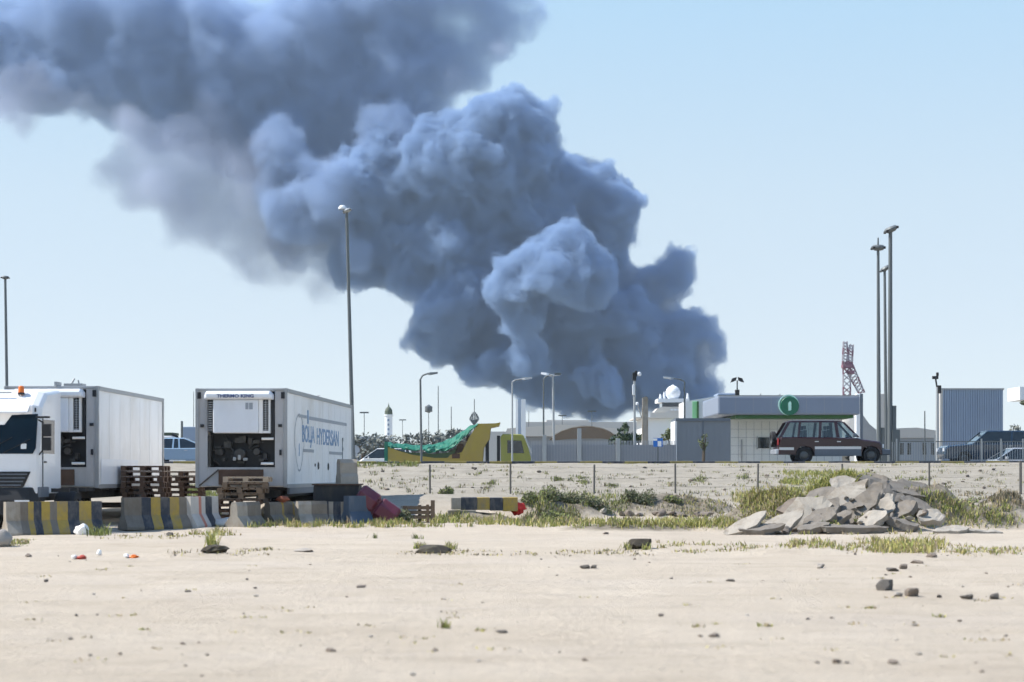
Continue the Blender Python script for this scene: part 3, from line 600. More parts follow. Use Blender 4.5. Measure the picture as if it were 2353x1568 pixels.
# (u, v, distance, length, width, thickness, rotation)
SL = [
 (2060,1126,46.0,1.6,.75,.15,(24,14,8),'concrete','long slab sloping down to the right from the crest of the rubble heap'),
 (2110,1128,46.6,1.2,.7,.14,(30,12,14),'concrete','dark slab end at the right shoulder of the rubble heap'),
 (1990,1112,46.3,.9,.7,.13,(36,-14,0),'concrete','grey slab lying on the crest of the rubble heap'),
 (1935,1113,46.1,.62,.5,.12,(42,-18,10),'concrete_light','small pale slab near the green weeds on the crest'),
 (1940,1150,45.0,1.45,.65,.13,(46,-30,6),'concrete_light','pale thin slab leaning down to the left across the middle of the heap'),
 (1958,1178,44.6,1.5,.7,.17,(44,-33,4),'concrete','thick slab below the pale thin one, its face in shade'),
 (1995,1148,45.2,.85,.55,.2,(35,-38,20),'concrete','short thick slab in the centre of the heap'),
 (2030,1170,44.9,.75,.5,.2,(28,-45,25),'concrete_light','stubby pale slab standing steeply, right of the centre'),
 (2060,1180,44.8,.9,.6,.18,(35,-22,-14),'concrete','slab with dark underside at the right foot of the heap'),
 (2035,1135,45.6,1.0,.6,.15,(38,24,-6),'concrete','slab tipped to the right under the crest slab'),
 (2100,1160,45.5,.85,.6,.14,(28,18,10),'concrete','smooth bluish slab half sunk at the right shoulder'),
 (1850,1180,44.6,1.25,.7,.16,(50,-32,8),'concrete_light','large pale slab resting against the left flank of the heap'),
 (1790,1208,43.6,1.2,.55,.15,(30,-26,12),'concrete_light','pale slab at the far left foot, tip pointing down left'),
 (1715,1207,43.2,.95,.5,.12,(24,-30,10),'concrete_light','thin tan slab at the left end of the heap'),
 (1748,1216,43.0,.9,.5,.12,(14,-6,-8),'concrete','flat slab lying under the tan one at the left end'),
 (1885,1196,43.9,.9,.5,.2,(24,-30,14),'concrete','rough slab in front of the large pale one'),
 (1905,1172,44.6,.6,.5,.24,(20,-34,30),'concrete','chunky slab with a green weed behind it'),
 (1960,1216,43.0,1.75,.45,.14,(8,1,3),'concrete','long flat slab forming the front foot of the heap'),
 (1870,1214,43.1,.75,.45,.14,(16,-12,6),'concrete','brownish slab at the front left foot'),
 (2005,1198,43.8,.7,.5,.19,(20,-30,6),'concrete_light','pale slab propped above the long flat one'),
 (2078,1205,43.8,.8,.5,.16,(18,10,18),'concrete','small slab at the front right foot'),
 (1925,1196,44.0,.8,.35,.13,(26,-24,5),'concrete','narrow slab between the rough one and the long flat one'),
 (1888,1142,45.6,.7,.45,.16,(34,-24,0),'concrete','slab half hidden by the weeds on the upper left'),
 (1815,1166,44.9,.6,.4,.13,(30,-28,10),'stone','brown slab on the weedy left slope'),
 (2185,1222,43.0,.75,.5,.13,(12,-4,6),'concrete_light','flat pale slab on the sand right of the heap'),
 (2245,1224,43.2,.95,.4,.12,(6,3,4),'concrete_light','white edged slab lying low at the foot of the grassy mound'),
 (2140,1190,44.2,.7,.5,.16,(30,-10,25),'concrete_light','pale slab buried in sand between the heap and the grassy mound')]
for i, (u, v, D, a, b_, c_, rot, m_, lb) in enumerate(SL):
    slab(u, v, D, a*1.22, b_*1.2, c_, rot, m_, lb, 11+i)
r = random.Random(21); chunk0 = {}
for i in range(46):
    u = r.uniform(1720, 2130); top = 1110+abs(u-1990)*.38; v = r.uniform(top+15, 1222); D = 43.2+(1222-v)/112*2.6
    o = lump('rubble_chunk', r.choice(['concrete','concrete_light','stone','concrete']), W(u, v, D), (r.uniform(.06,.17), r.uniform(.06,.16), r.uniform(.03,.09)), f"small broken chunk among the slabs, {'foot' if v>1190 else 'middle' if v>1155 else 'crest'} of the heap, {'left' if u<1860 else 'centre' if u<2000 else 'right'} part", 'rubble', 30+i, .5, 2, 'small chunks in the rubble heap', angular=True)
    o.rotation_euler = (r.uniform(-.6, .6), r.uniform(-.6, .6), r.uniform(0, 6))
for i in range(26):                                              # clods and blocks on the other two heaps
    u, v0 = (r.uniform(1380, 1700), r.uniform(1150, 1192)) if i < 16 else (r.uniform(2140, 2345), r.uniform(1140, 1200))
    D = 53 if i < 16 else 47.5; p = W(u, v0, D); z_ = gz(p.x, p.y)
    o = lump('rubble_chunk', r.choice(['stone','concrete','concrete_light','stone']), (p.x, p.y, z_+.05), (r.uniform(.1,.26), r.uniform(.1,.2), r.uniform(.06,.15)), 'broken chunk lying on the scrubby heap left of the slabs' if i < 16 else 'broken chunk lying on the grassy mound right of the slabs', 'rubble', 130+i, .5, 2, 'chunks on the scrubby heap' if i < 16 else 'chunks on the grassy mound', angular=True)
    o.rotation_euler = (r.uniform(-.4, .4), r.uniform(-.4, .4), r.uniform(0, 6))
# ---------------------------------------------------------------- stones on the sand
def ground_at(u, v):                                             # first ground hit of the view line through u, v
    y = 8.0
    while y < 200:
        p = W(u, v, y)
        if p.z <= gz(p.x, p.y): return p.x, p.y
        y += .15
    return W(u, v, 40).x, 40
def stone(u, v, w_, h_, m, label, seed, group=None, name='stone'):
    x, y = ground_at(u, v); k_ = y/FOC; o = lump(name, m, (x, y, gz(x, y)+h_*k_*.30), (w_*k_*.5, w_*k_*.42, h_*k_*.62), label, 'stone', seed, .35, 3, group, angular=True)
    o.rotation_euler = (0, 0, seed*1.3); return o
ST = [(2032,1358,50,36,'stone_dark','large dark stone, leftmost of the broken line of stones at right'),
 (2094,1370,44,28,'stone','brown stone with a pale left face, next right of the large dark one'),
 (2062,1372,26,14,'stone_light','flat pale stone between the large dark one and the brown one'),
 (2158,1374,18,11,'stone_dark','small round dark stone alone, third from the right of the line'),
 (2222,1378,34,14,'stone_dark','low dark stone, second from the right end of the line'),
 (2286,1378,30,20,'stone_dark','squarish dark stone at the right end of the line'),
 (2048,1314,34,12,'stone_dark','flat dark stone behind the large one'),
 (2076,1308,22,16,'stone','small peaked stone behind the flat dark one'),
 (2110,1296,40,9,'stone','long low stone leading back towards the yellow weeds'),
 (2140,1282,26,14,'stone','small stone beside the yellow weeds'),
 (1885,1306,26,15,'stone_light','pale pinkish stone below the rubble heap'),
 (1680,1338,22,9,'stone_dark','small flat dark stone left of the line of stones'),
 (1346,1308,28,11,'stone_dark','dark greenish stone in the middle of the sand'),
 (1366,1308,18,11,'stone_dark','dark greenish stone touching its twin in the middle of the sand'),
 (1464,1262,62,34,'clod','brown clod of earth on the low lip of soil at centre'),
 (1000,1270,104,26,'clod','wide dark clod of earth with grass at its ends'),
 (490,1272,72,22,'clod','dark clod under the yellow flowering weed'),
 (1392,1228,20,6,'stone','thin brown stone at the edge of the grass strip'),
 (568,1334,10,7,'stone_dark','tiny dark stone left of the black pair'),
 (432,1362,16,7,'stone_dark','tiny flat dark stone below the dark clod'),
 (106,1338,12,9,'stone_dark','tiny dark stone below the red packet'),
 (390,1232,16,12,'stone_dark','dark stone at the right foot of the second striped barrier'),
 (828,1352,30,8,'stone','low stone on the sand, right half of the photo left of centre'),
 (760,1500,34,12,'stone','blurred grey stone near the lower edge, left'),
 (1000,1500,14,8,'stone','tiny stone near the lower edge'),
 (1155,1455,36,9,'stone_dark','dark stone at the end of the thin weed line'),
 (1640,1468,26,12,'stone','blurred grey stone lower centre right'),
 (2050,1530,36,10,'stone','blurred stone near the lower right'),
 (1920,1528,22,16,'stone','blurred dark stone lower right, upright'),
 (2206,1430,16,6,'stone','tiny stone right of the lower right weeds'),
 (66,1280,18,8,'stone','small grey stone right of the boulder'),(175,1418,10,6,'stone_dark','tiny dark stone at the lower left'),
 (700,1268,60,9,'stone_light','flat grey stone on the lip of soil, right of the flowering weed'),
 (1518,1418,16,8,'stone','tiny blurred stone in the middle of the sand'),(1610,1466,14,7,'stone','tiny blurred stone lower middle')]
for i, (u, v, w_, h_, m_, lb) in enumerate(ST):
    if 'greenish' in lb: pass
    stone(u, v, w_, h_, m_, lb, 3+i)
r = random.Random(4)
for i in range(95):
    v = 1275+(r.random()**1.5)*285; u = r.uniform(5, 2345); s_ = r.uniform(3, 9)*(v-1000)/320
    stone(u, v, s_*1.2, s_*.55, ['stone','stone_light','stone_dark'][i%3], f"{['brown','pale','dark'][i%3]} pebble on the bare sand, {'far' if v<1340 else 'middle' if v<1430 else 'near'} {'left' if u<780 else 'centre' if u<1560 else 'right'} of the photo", 60+i, 'pebbles scattered over the sand', 'pebble')
for i in range(26):
    u = r.uniform(860, 2330); v = r.uniform(1075, 1130)
    stone(u, v, r.uniform(6, 14), r.uniform(4, 8), ['stone','stone_dark'][i%2], f"small {'dark' if i%2 else 'brown'} stone on the slope, between fence posts {int((u-800)//188)+1} and {int((u-800)//188)+2} from the left", 300+i, 'stones on the slope below the kerb', 'stone')
# ---------------------------------------------------------------- vegetation
rv = random.Random(12)
class Veg(MB):
    def tuft(s, x, y, h, n, spread, slots):
        z = gz(x, y)-.01
        for _ in range(n):
            a = rv.uniform(0, 6.283); d = abs(rv.gauss(0, spread)); bx, by = x+d*math.cos(a), y+d*math.sin(a); bz = gz(bx, by)-.01
            hh = h*rv.uniform(.45, 1.1); ln = rv.uniform(.1, .7)*hh; a2 = rv.uniform(0, 6.283); w_ = rv.uniform(.006, .014)*(1+h)
            a3 = rv.uniform(0, 3.14); wx, wy = math.cos(a3)*w_, math.sin(a3)*w_; mx_, my = bx+ln*.4*math.cos(a2), by+ln*.4*math.sin(a2)
            s.slot(rv.choice(slots)); s.add([(bx-wx, by-wy, bz), (bx+wx, by+wy, bz), (mx_+wx*.8, my+wy*.8, bz+hh*.6), (mx_-wx*.8, my-wy*.8, bz+hh*.6), (bx+ln*math.cos(a2), by+ln*math.sin(a2), bz+hh)], [(0, 1, 2, 3), (3, 2, 4)])
    def leafy(s, x, y, h, w0, n, slots, z0=None, leaf=.05):
        z = gz(x, y) if z0 is None else z0
        for _ in range(n):
            a = rv.uniform(0, 6.283); d = w0*math.sqrt(rv.random()); zz = z+h*rv.random()*(1-.5*(d/w0)**2); q = Vector((x+d*math.cos(a), y+d*math.sin(a), zz))
            u_ = Vector((rv.gauss(0,1), rv.gauss(0,1), rv.gauss(0,1))).normalized(); w_ = u_.orthogonal().normalized(); l = leaf*rv.uniform(.6, 1.5)
            s.slot(rv.choice(slots)); s.add([q-u_*l, q+w_*l*.45, q+u_*l, q-w_*l*.45], [(0, 1, 2, 3)])
VM = ['grass_green', 'grass_yellow', 'grass_dry', 'scrub', 'leaf_mid']
g = Veg()
def zone(u0, u1, v0, v1, n, h, slots, per=14, spread=.13, patch=.0):
    for _ in range(n):
        u, v = rv.uniform(u0, u1), rv.uniform(v0, v1)
        x, y = ground_at(u, v)
        if patch and nz(x, y, .9, 31) < patch: continue
        g.tuft(x, y, h*rv.uniform(.5, 1.2), per, spread, slots)
zone(560, 1700, 1197, 1213, 560, .19, [0, 1, 1, 2, 0, 1], patch=-.35)
zone(560, 900, 1192, 1210, 90, .22, [0, 1, 2, 2], patch=-.2)
zone(740, 1100, 1186, 1204, 130, .22, [0, 0, 1, 4], patch=-.2)
zone(1180, 1440, 1135, 1200, 300, .2, [3, 0, 0, 4, 1], 11, .16, patch=-.2)
zone(1430, 1720, 1135, 1200, 170, .13, [3, 2, 1, 3], 9, .18, patch=-.05)
zone(1200, 1330, 1188, 1208, 70, .24, [3, 0, 4, 2])
zone(430, 560, 1195, 1232, 50, .16, [0, 1, 2], patch=-.1)
zone(425, 500, 1125, 1150, 50, .28, [0, 4])
zone(205, 235, 1218, 1232, 12, .30, [0, 0, 4], 18)
zone(0, 60, 1240, 1256, 30, .10, [1, 2, 0]); zone(230, 470, 1228, 1240, 30, .08, [1, 2], 8)
zone(400, 620, 1262, 1277, 50, .08, [1, 2, 3], 9, patch=-.1); zone(482, 490, 1248, 1262, 9, .32, [1, 0], 14, .05)
zone(860, 1060, 1266, 1278, 36, .08, [1, 2, 3], 8, patch=-.1)
zone(1060, 1500, 1266, 1278, 50, .07, [1, 2, 3, 3], 8, patch=.0)
zone(1500, 2230, 1248, 1272, 200, .10, [1, 2, 0, 2], 9, .16, patch=-.05)
zone(2010, 2160, 1246, 1272, 120, .19, [0, 1, 1, 2], 11)
zone(1820, 2000, 1240, 1266, 80, .15, [0, 1, 2], 10, patch=-.2)
zone(2200, 2340, 1258, 1276, 40, .10, [1, 2, 0], 9)
zone(1700, 2160, 1208, 1230, 60, .14, [1, 2, 0], 9)
zone(1560, 1760, 1150, 1200, 120, .13, [3, 2, 1, 0], 9, .2, patch=-.2)
zone(1690, 1900, 1120, 1195, 200, .20, [1, 0, 1, 2, 2], 10, patch=-.25)
zone(1800, 2010, 1085, 1135, 330, .2, [0, 0, 1, 1], 12)
zone(1700, 1850, 1135, 1190, 150, .17, [0, 1, 1, 2], 11)
zone(2110, 2330, 1150, 1212, 190, .17, [0, 0, 1, 3, 2], 11, .16, patch=-.3)
zone(2200, 2340, 1135, 1165, 50, .18, [3, 2])
zone(830, 2353, 1066, 1076, 240, .12, [0, 1, 2, 3], 8, .2, patch=.05)
zone(820, 960, 1064, 1074, 50, .2, [0, 4])
for (uu, vv, DD) in ((1885,1150,45.4),(1850,1165,45.2),(1935,1128,46),(1995,1190,44.2),(2075,1195,44.3),(1780,1195,43.9),(1905,1205,43.6),(2040,1145,45.8),(1960,1155,45.3)):
    p = W(uu, vv, DD)
    for q in range(3): g.leafy(p.x+rv.uniform(-.2,.2), p.y, .22, .16, 45, [0, 1, 2], z0=p.z-.1, leaf=.05)
for (u0_, u1_, v_, n_) in ((955,975,1262,8),(1030,1048,1262,6),(1480,1500,1262,8),(1440,1450,1262,5)): zone(u0_, u1_, v_-3, v_+3, n_, .16, [0, 1, 3], 10, .06)
for (u0, u1, v0) in ((1310,1345,1100),(1325,1350,1110),(1590,1620,1105),(2060,2130,1102),(1790,1840,1108),(1125,1135,1112),(1265,1290,1104),(1690,1720,1100),(1400,1420,1120)): zone(u0, u1, v0-3, v0+3, 10, .16, [3, 0])
r2 = random.Random(9)
for _ in range(300):
    u, v = r2.uniform(840, 2350), r2.uniform(1082, 1136); x, y = ground_at(u, v)
    g.tuft(x, y, r2.uniform(.05, .16), 16, r2.uniform(.06, .3), [3, 3, 2, 0])
for (u, v, h) in ((1022,1445,.10),(2000,1400,.05),(1600,1445,.04),(1110,1452,.04),(330,1450,.03),(2160,1420,.05),(1760,1440,.05)): x, y = ground_at(u, v); g.tuft(x, y, h, 26, .05, [0, 1, 2])
for _ in range(60):
    u, v = r2.uniform(0, 2350), r2.uniform(1290, 1520); x, y = ground_at(u, v); g.tuft(x, y, .035, 10, .09, [2, 1])
tag(g.build('grass', [M_[k] for k in VM]), 'patchy green and yellow grass and low weeds growing over the waste ground', kind='stuff')
# bushes on the left-hand heap, each one a plant
BU = [(1215,1172,53,.42,.35,'grey green bush at the left end of the scrubby heap'),(1250,1150,53.4,.55,.42,'tallest bush on top of the scrubby heap'),(1292,1150,53.6,.6,.40,'dark bush on the crest of the scrubby heap, right of the tallest'),
 (1330,1165,53.4,.55,.38,'dark bush on the right shoulder of the scrubby heap'),(1375,1178,53.2,.45,.32,'low dark bush going down the right end of the scrubby heap'),(1275,1195,51.5,.5,.36,'round bush in front of the scrubby heap'),
 (1478,1176,54,.45,.35,'dark bush in the second, flatter heap of rubble'),(1455,1180,54,.35,.3,'small bush left of the dark one in the flatter heap'),(1545,1180,54,.35,.25,'low brown bush at the right end of the flatter heap'),
 (930,1190,49.6,.42,.40,'dark green bush in the grass strip right of the maroon drum'),(1024,1140,62,.3,.25,'small scrub plant beside the second fence post'),(2205,1160,48.4,.5,.3,'bush on top of the grassy mound at right'),
 (2260,1170,48.4,.55,.35,'wide bush on the right side of the grassy mound'),(2155,1180,47.5,.4,.35,'bush between the rubble heap and the grassy mound'),(445,1145,54,.5,.4,'green bush in the gap between the two trucks'),(480,1150,53.5,.4,.35,'green bush close to the left end of the lettered trailer')]
for i, (u, v, D, w_, h_, lb) in enumerate(BU):
    p = W(u, v, D); b_ = Veg(); z_ = gz(p.x, p.y); root = thing('bush', lb, 'bush', (0, 0, 0))
    dark = 'dark' in lb
    for k in range(7):
        a = rv.uniform(0, 6.28); d = rv.uniform(0, .6)*w_; b_.leafy(p.x+d*math.cos(a), p.y+d*math.sin(a), h_*rv.uniform(.6, 1.2), w_*.5, 170, [0, 1, 2] if not dark else [2, 1, 1], leaf=.035)
    o = b_.build('foliage', [M_['grass_green'], M_['leaf_mid'], M_['scrub']], root)
    stm = MB()
    for k in range(6): a = rv.uniform(0, 6.28); stm.tube((p.x, p.y, z_-.05), (p.x+w_*.7*math.cos(a), p.y+w_*.7*math.sin(a), z_+h_*rv.uniform(.7, 1.1)), .012, .004, 5)
    stm.build('stem', M_['bark'], root)
# wire fence
wf = thing('wire_fence', 'thin wire fence on rusty posts along the foot of the slope', 'fence', (0, 62, 0))
PX = [(988,1068,1142),(1173,1066,1142),(1365,1068,1146),(1552,1066,1132),(1741,1066,1140),(1935,1066,1150),(2135,1064,1150),(2345,1060,1142)]
pts = []
for u, v0, v1 in PX:
    p = W(u, v0, 62); z0 = gz(p.x, 62); MB().tube((p.x, 0, z0-.1), (p.x+rv.uniform(-.02,.02), 0, p.z), .034 if u != 2345 else .05, n=8).build('post', M_['post'], wf); pts.append((p.x, p.z, z0))
wr = MB()
for k in (.25, .55, .9):
    for a, b_ in zip(pts, pts[1:]):
        wr.tube((a[0], -.05, a[2]+(a[1]-a[2])*k), ((a[0]+b_[0])/2, -.05, (a[2]+b_[2])/2+((a[1]-a[2])*k+(b_[1]-b_[2])*k)/2-.04), .004, n=4); wr.tube(((a[0]+b_[0])/2, -.05, (a[2]+b_[2])/2+((a[1]-a[2])*k+(b_[1]-b_[2])*k)/2-.04), (b_[0], -.05, b_[2]+(b_[1]-b_[2])*k), .004, n=4)
wr.build('wire', M_['post'], wf)
# ---------------------------------------------------------------- vehicles on and beyond the road
RZ = 1.856
def cx_(u, D): return (u-1176.5)/FOC*D
def zz(v, D): return EYE-(v-1085)/FOC*D
def panel(root, name, m, pts, y, th=.012, parent=None):           # thin side pane from (x,z) points
    return MB().prism(pts, 'y', y-th/2, y+th/2).build(name, m, parent or root)
def hollow_top(root, roof, belt, z_belt, z_roof, hw_b, hw_t, pillars, paint, glass, tz=.05, panes=True, name='roof'):
    """greenhouse: roof slab, pillars and see-through panes. roof=(x0,x1), belt=(x0,x1)"""
    rf = MB(); x0, x1 = roof
    rf.add([(x0,-hw_t,z_roof-tz),(x1,-hw_t,z_roof-tz),(x1,hw_t,z_roof-tz),(x0,hw_t,z_roof-tz),(x0+.05,-hw_t+.08,z_roof),(x1-.12,-hw_t+.08,z_roof),(x1-.12,hw_t-.08,z_roof),(x0+.05,hw_t-.08,z_roof)], [(0,3,2,1),(4,5,6,7),(0,1,5,4),(1,2,6,5),(2,3,7,6),(3,0,4,7)])
    rf.build(name, paint, root, bevel=.02)
    def bx(f, top): return (roof[0]+(roof[1]-roof[0])*f) if top else (belt[0]+(belt[1]-belt[0])*f)
    for s in (-1, 1):
        for (xb, xt, wd) in pillars:
            q = MB(); yb, yt = s*hw_b, s*hw_t; t_ = .05*s
            q.add([(xb-wd/2,yb,z_belt),(xb+wd/2,yb,z_belt),(xt+wd/2,yt,z_roof-tz),(xt-wd/2,yt,z_roof-tz),(xb-wd/2,yb-t_,z_belt),(xb+wd/2,yb-t_,z_belt),(xt+wd/2,yt-t_,z_roof-tz),(xt-wd/2,yt-t_,z_roof-tz)], [(0,1,2,3),(4,7,6,5),(0,4,5,1),(3,2,6,7),(0,3,7,4),(1,5,6,2)])
            q.build('pillar', paint, root)
        for a, b_ in zip(pillars, pillars[1:]):
            q = MB(); yb, yt = s*(hw_b-.015), s*(hw_t-.015)
            q.add([(a[0]+a[2]/2,yb,z_belt),(b_[0]-b_[2]/2,yb,z_belt),(b_[1]-b_[2]/2,yt,z_roof-tz),(a[1]+a[2]/2,yt,z_roof-tz)], [(0,1,2,3)]); q.build('side_window', glass, root)
    a, b_ = pillars[0], pillars[-1]
    for (c_, nm) in ((a, 'rear_window'), (b_, 'windscreen')):
        MB().add([(c_[0],-hw_b+.06,z_belt),(c_[0],hw_b-.06,z_belt),(c_[1],hw_t-.06,z_roof-tz),(c_[1],-hw_t+.06,z_roof-tz)], [(0,1,2,3)]).build(nm, glass, root)
def glassy(name, tint, op):
    m = bpy.data.materials.new(name); m.use_nodes = True; t = m.node_tree; t.nodes.clear(); o = t.nodes.new('ShaderNodeOutputMaterial')
    a = t.nodes.new('ShaderNodeBsdfTransparent'); a.inputs[0].default_value = (*tint, 1); b = t.nodes.new('ShaderNodeBsdfGlossy'); b.inputs['Roughness'].default_value = .03
    n = t.nodes.new('ShaderNodeTexNoise'); n.inputs['Scale'].default_value = 3; mr = t.nodes.new('ShaderNodeMapRange'); mr.inputs[3].default_value = op*.8; mr.inputs[4].default_value = op*1.2
    t.links.new(n.outputs[0], mr.inputs[0]); x = t.nodes.new('ShaderNodeMixShader'); t.links.new(mr.outputs[0], x.inputs[0]); t.links.new(a.outputs[0], x.inputs[1]); t.links.new(b.outputs[0], x.inputs[2]); t.links.new(x.outputs[0], o.inputs[0]); return m
M_['car_glass'] = glassy('car_glass', (.62,.72,.76), .10)
def loft_body(root, prof, hw, paint, name='body', edge=.12, shrink=.04):
    zc = (min(p[1] for p in prof)+max(p[1] for p in prof))/2; xc = (min(p[0] for p in prof)+max(p[0] for p in prof))/2
    b = MB(); n = len(prof); vs = []
    for y, k_ in ((-hw, 1), (-hw+edge, 0), (hw-edge, 0), (hw, 1)):
        for x, z in prof: vs.append((x-(shrink if x > xc else -shrink)*k_*(1.5 if abs(x-xc) > 1.5 else .3), y, z-(shrink if z > zc else 0)*k_))
    fs = [(k*n+i, k*n+(i+1) % n, (k+1)*n+(i+1) % n, (k+1)*n+i) for k in range(3) for i in range(n)]+[tuple(range(n)), tuple(range(3*n, 4*n))]
    return b.add(vs, fs).build(name, paint, root, bevel=.03)
def arch(cx, r, zb, x_from, x_to, n=8):                             # points of a wheel arch opening, right to left
    return [(cx+r*math.cos(math.pi*i/n), zb+r*math.sin(math.pi*i/n)) for i in range(n+1)]
# maroon off-roader
SV = thing('off_road_car', 'dark maroon and silver off-roader parked behind the kerb, spare wheel on its tail', 'car', (cx_(1776, 81), 81.0, RZ))
SX = 81/FOC
def sp(u, v): return ((u-1776)*SX, zz(v, 81)-RZ)
wr_, wf_ = sp(1841, 1047)[0], sp(1994, 1047)[0]
lower = [sp(1782, 1052), sp(1780, 1030), sp(1786, 1006), sp(1965, 1010), sp(1976, 1012), sp(2012, 1018), sp(2019, 1026), sp(2021, 1050)]
lower = lower[:0]+[(sp(1782,0)[0], .42)]+[(.13, .55), (.12, .95), (.2, 1.21), (sp(1962,0)[0], 1.17), (sp(1975,0)[0], 1.10), (sp(2012,0)[0], 1.00), (sp(2019,0)[0], .88), (sp(2021,0)[0], .42)]
lower += [(wf_+.46, .42)]+arch(wf_, .44, .40, 0, 0)[0:]+[(wf_-.46, .38), (wr_+.46, .38)]+arch(wr_, .44, .40, 0, 0)+[(wr_-.46, .42)]
bd = loft_body(SV, lower, .88, M_['maroon_paint'], edge=.10)
z0 = 1.215
pil = [(.22, .62, .14), (1.02, 1.12, .10), (1.98, 2.04, .12), (2.80, 2.72, .14), (3.72, 3.06, .12)]
hollow_top(SV, (.58, 3.08), (.2, 3.7), 1.19, 1.93, .84, .70, pil, M_['maroon_paint'], M_['car_glass'])
for s in (-1, 1):
    y = s*.885
    MB().box(wr_+.47, wf_-.47, y-.012, y+.012, .66, .78).box(.16, wr_-.47, y-.012, y+.012, .62, .74).build('trim_stripe', M_['silver_paint'], SV)
    MB().box(wr_+.47, wf_-.47, y-.014, y+.014, .36, .655).build('sill_panel', M_['plastic_grey'], SV)
    MB().box(1.75, 1.92, y-.02, y+.02, .98, 1.02).build('door_handle', M_['silver_paint'], SV); MB().box(2.75, 2.92, y-.02, y+.02, .98, 1.02).build('door_handle', M_['silver_paint'], SV)
    for xx in (wr_, wf_): wheel(SV, (xx, s*.76, .38), .38, .25, 'y')
    MB().box(3.45, 3.62, s*.9-.07, s*.9+.07, 1.2, 1.36).build('wing_mirror', M_['plastic_grey'], SV, bevel=.02)
for xx in (1.3, 2.35):
    for s in (-.4, .4): MB().box(xx, xx+.14, s-.22, s+.22, 1.0, 1.52).box(xx+.02, xx+.12, s-.12, s+.12, 1.55, 1.72).build('seat', M_['black'], SV, bevel=.02)
MB().box(.0, .16, -.82, .82, .42, .66).build('rear_bumper', M_['silver_paint'], SV, bevel=.04); MB().box(sp(2018,0)[0], 5.16, -.84, .84, .40, .66).build('front_bumper', M_['plastic_grey'], SV, bevel=.04)
MB().box(5.02-.22, 4.87, -.8, -.55, .72, .88).build('headlight', M_['head_glass'], SV); MB().box(5.02-.22, 4.87, .55, .8, .72, .88).build('headlight', M_['head_glass'], SV)
MB().box(.1, .14, -.86, -.7, .85, 1.15).build('tail_light', M_['tail_red'], SV); MB().box(.1, .14, .7, .86, .85, 1.15).build('tail_light', M_['tail_red'], SV)
wheel(SV, (.02, .1, 1.12), .36, .2, 'x', name='spare_wheel')
MB().box(.75, 2.9, -.66, -.62, 1.95, 1.99).box(.75, 2.9, .62, .66, 1.95, 1.99).build('roof_rack', M_['rail_grey'], SV)
# simple saloon / wagon builder, nose to -x (left)
def saloon(label, loc, L_, H, paint, roof0, roof1, hood_x, trunk_x, mirror=True, rz=0, cat='car', beltk=.62, grey=None, name='parked_car'):
    c = thing(name, label, cat, loc, rz); hw = .86; zb = H*beltk; wr = .33; a0, a1 = L_*.19, L_*.80
    low = [(0.05, .28), (0, .5), (.06, zb*.80), (.25, zb*.9), (hood_x, zb), (trunk_x, zb+.02), (L_-.08, zb*.97), (L_, .6), (L_-.04, .28)]
    low += [(a1+.40, .28)]+arch(a1, .37, .30, 0, 0)+[(a1-.40, .24), (a0+.40, .24)]+arch(a0, .37, .30, 0, 0)+[(a0-.40, .28)]
    loft_body(c, low, hw, paint, edge=.12)
    pil = [(hood_x, roof0, .08), (roof0+(roof1-roof0)*.42, roof0+(roof1-roof0)*.44, .08), (roof1-.25, roof1-.3, .08), (trunk_x, roof1, .12)]
    hollow_top(c, (roof0-.02, roof1+.02), (hood_x, trunk_x), zb-.01, H, hw-.05, hw-.2, pil, paint, M_['dark_glass'])
    for s in (-1, 1):
        for xx in (a0, a1): wheel(c, (xx, s*.74, wr), wr, .21, 'y')
        MB().box(-.01, .10, s*.62-.16, s*.62+.16, zb*.62, zb*.78).build('headlight', M_['head_glass'], c, bevel=.02)
        if mirror: MB().box(hood_x+.38, hood_x+.50, s*.93-.08, s*.93+.08, zb, zb+.13).build('wing_mirror', paint, c, bevel=.02)
        MB().box(roof0+1.0, roof0+1.15, s*.862-.01, s*.862+.01, zb-.14, zb-.11).build('door_handle', M_['silver_paint'], c)
    return c
saloon('long dark blue estate car at the right edge of the photo, behind the railings', (cx_(2160, 88), 88, RZ), 5.2, 1.66, M_['blue_paint'], 2.15, 4.9, 1.45, 5.1)
saloon('silver saloon with only its arched roof above the kerb, right edge of the photo', (cx_(2262, 83), 83, 1.19), 4.5, 1.42, M_['silver_paint'], 1.15, 3.0, .35, 3.9)
saloon('white van with a raked windscreen behind the left end of the green tarpaulin', (cx_(822, 145), 145, gz(-8, 145)), 4.6, 2.5, M_['car_white'], 1.6, 4.2, .5, 4.5, cat='van', beltk=.68, name='parked_van')
saloon('pale blue saloon seen in the gap between the two trucks', (cx_(330, 90), 90, RZ), 4.4-.0, 1.35, M_['sky_paint'], 1.2, 2.6-.4, .4, 3.4).rotation_euler[2] = 0
# white van in the gap: box cab with dark band
vn = thing('white_van', 'white van with a dark folded mirror behind the pale blue car', 'van', (cx_(318, 96), 96, gz(-19, 96)))
VX = 96/FOC
def vp(u, v): return ((u-318)*VX, zz(v, 96)-gz(-19, 96))
pv = [vp(320,1060), vp(320,1002), vp(402,1002), vp(410,1012), vp(416,1030), vp(420,1062)]
loft_body(vn, [(p[0], p[1]) for p in pv], .95, M_['car_white'], edge=.1)
panel(vn, 'window', M_['dark_glass'], [vp(376,1022), vp(398,1022), vp(398,1012), vp(376,1012)], -.965)
MB().box(vp(376,0)[0], vp(404,0)[0], -.9, .9, vp(0,1001)[1], vp(0,995)[1]).build('roof_deflector', M_['far_green'], vn, bevel=.02)
MB().path([(vp(404,999)[0], -1.05, vp(0,999)[1]), (vp(415,1003)[0], -1.05, vp(0,1004)[1]), (vp(420,1015)[0], -1.05, vp(0,1016)[1]), (vp(422,1028)[0], -1.05, vp(0,1030)[1])], .07).build('mirror', M_['black'], vn)
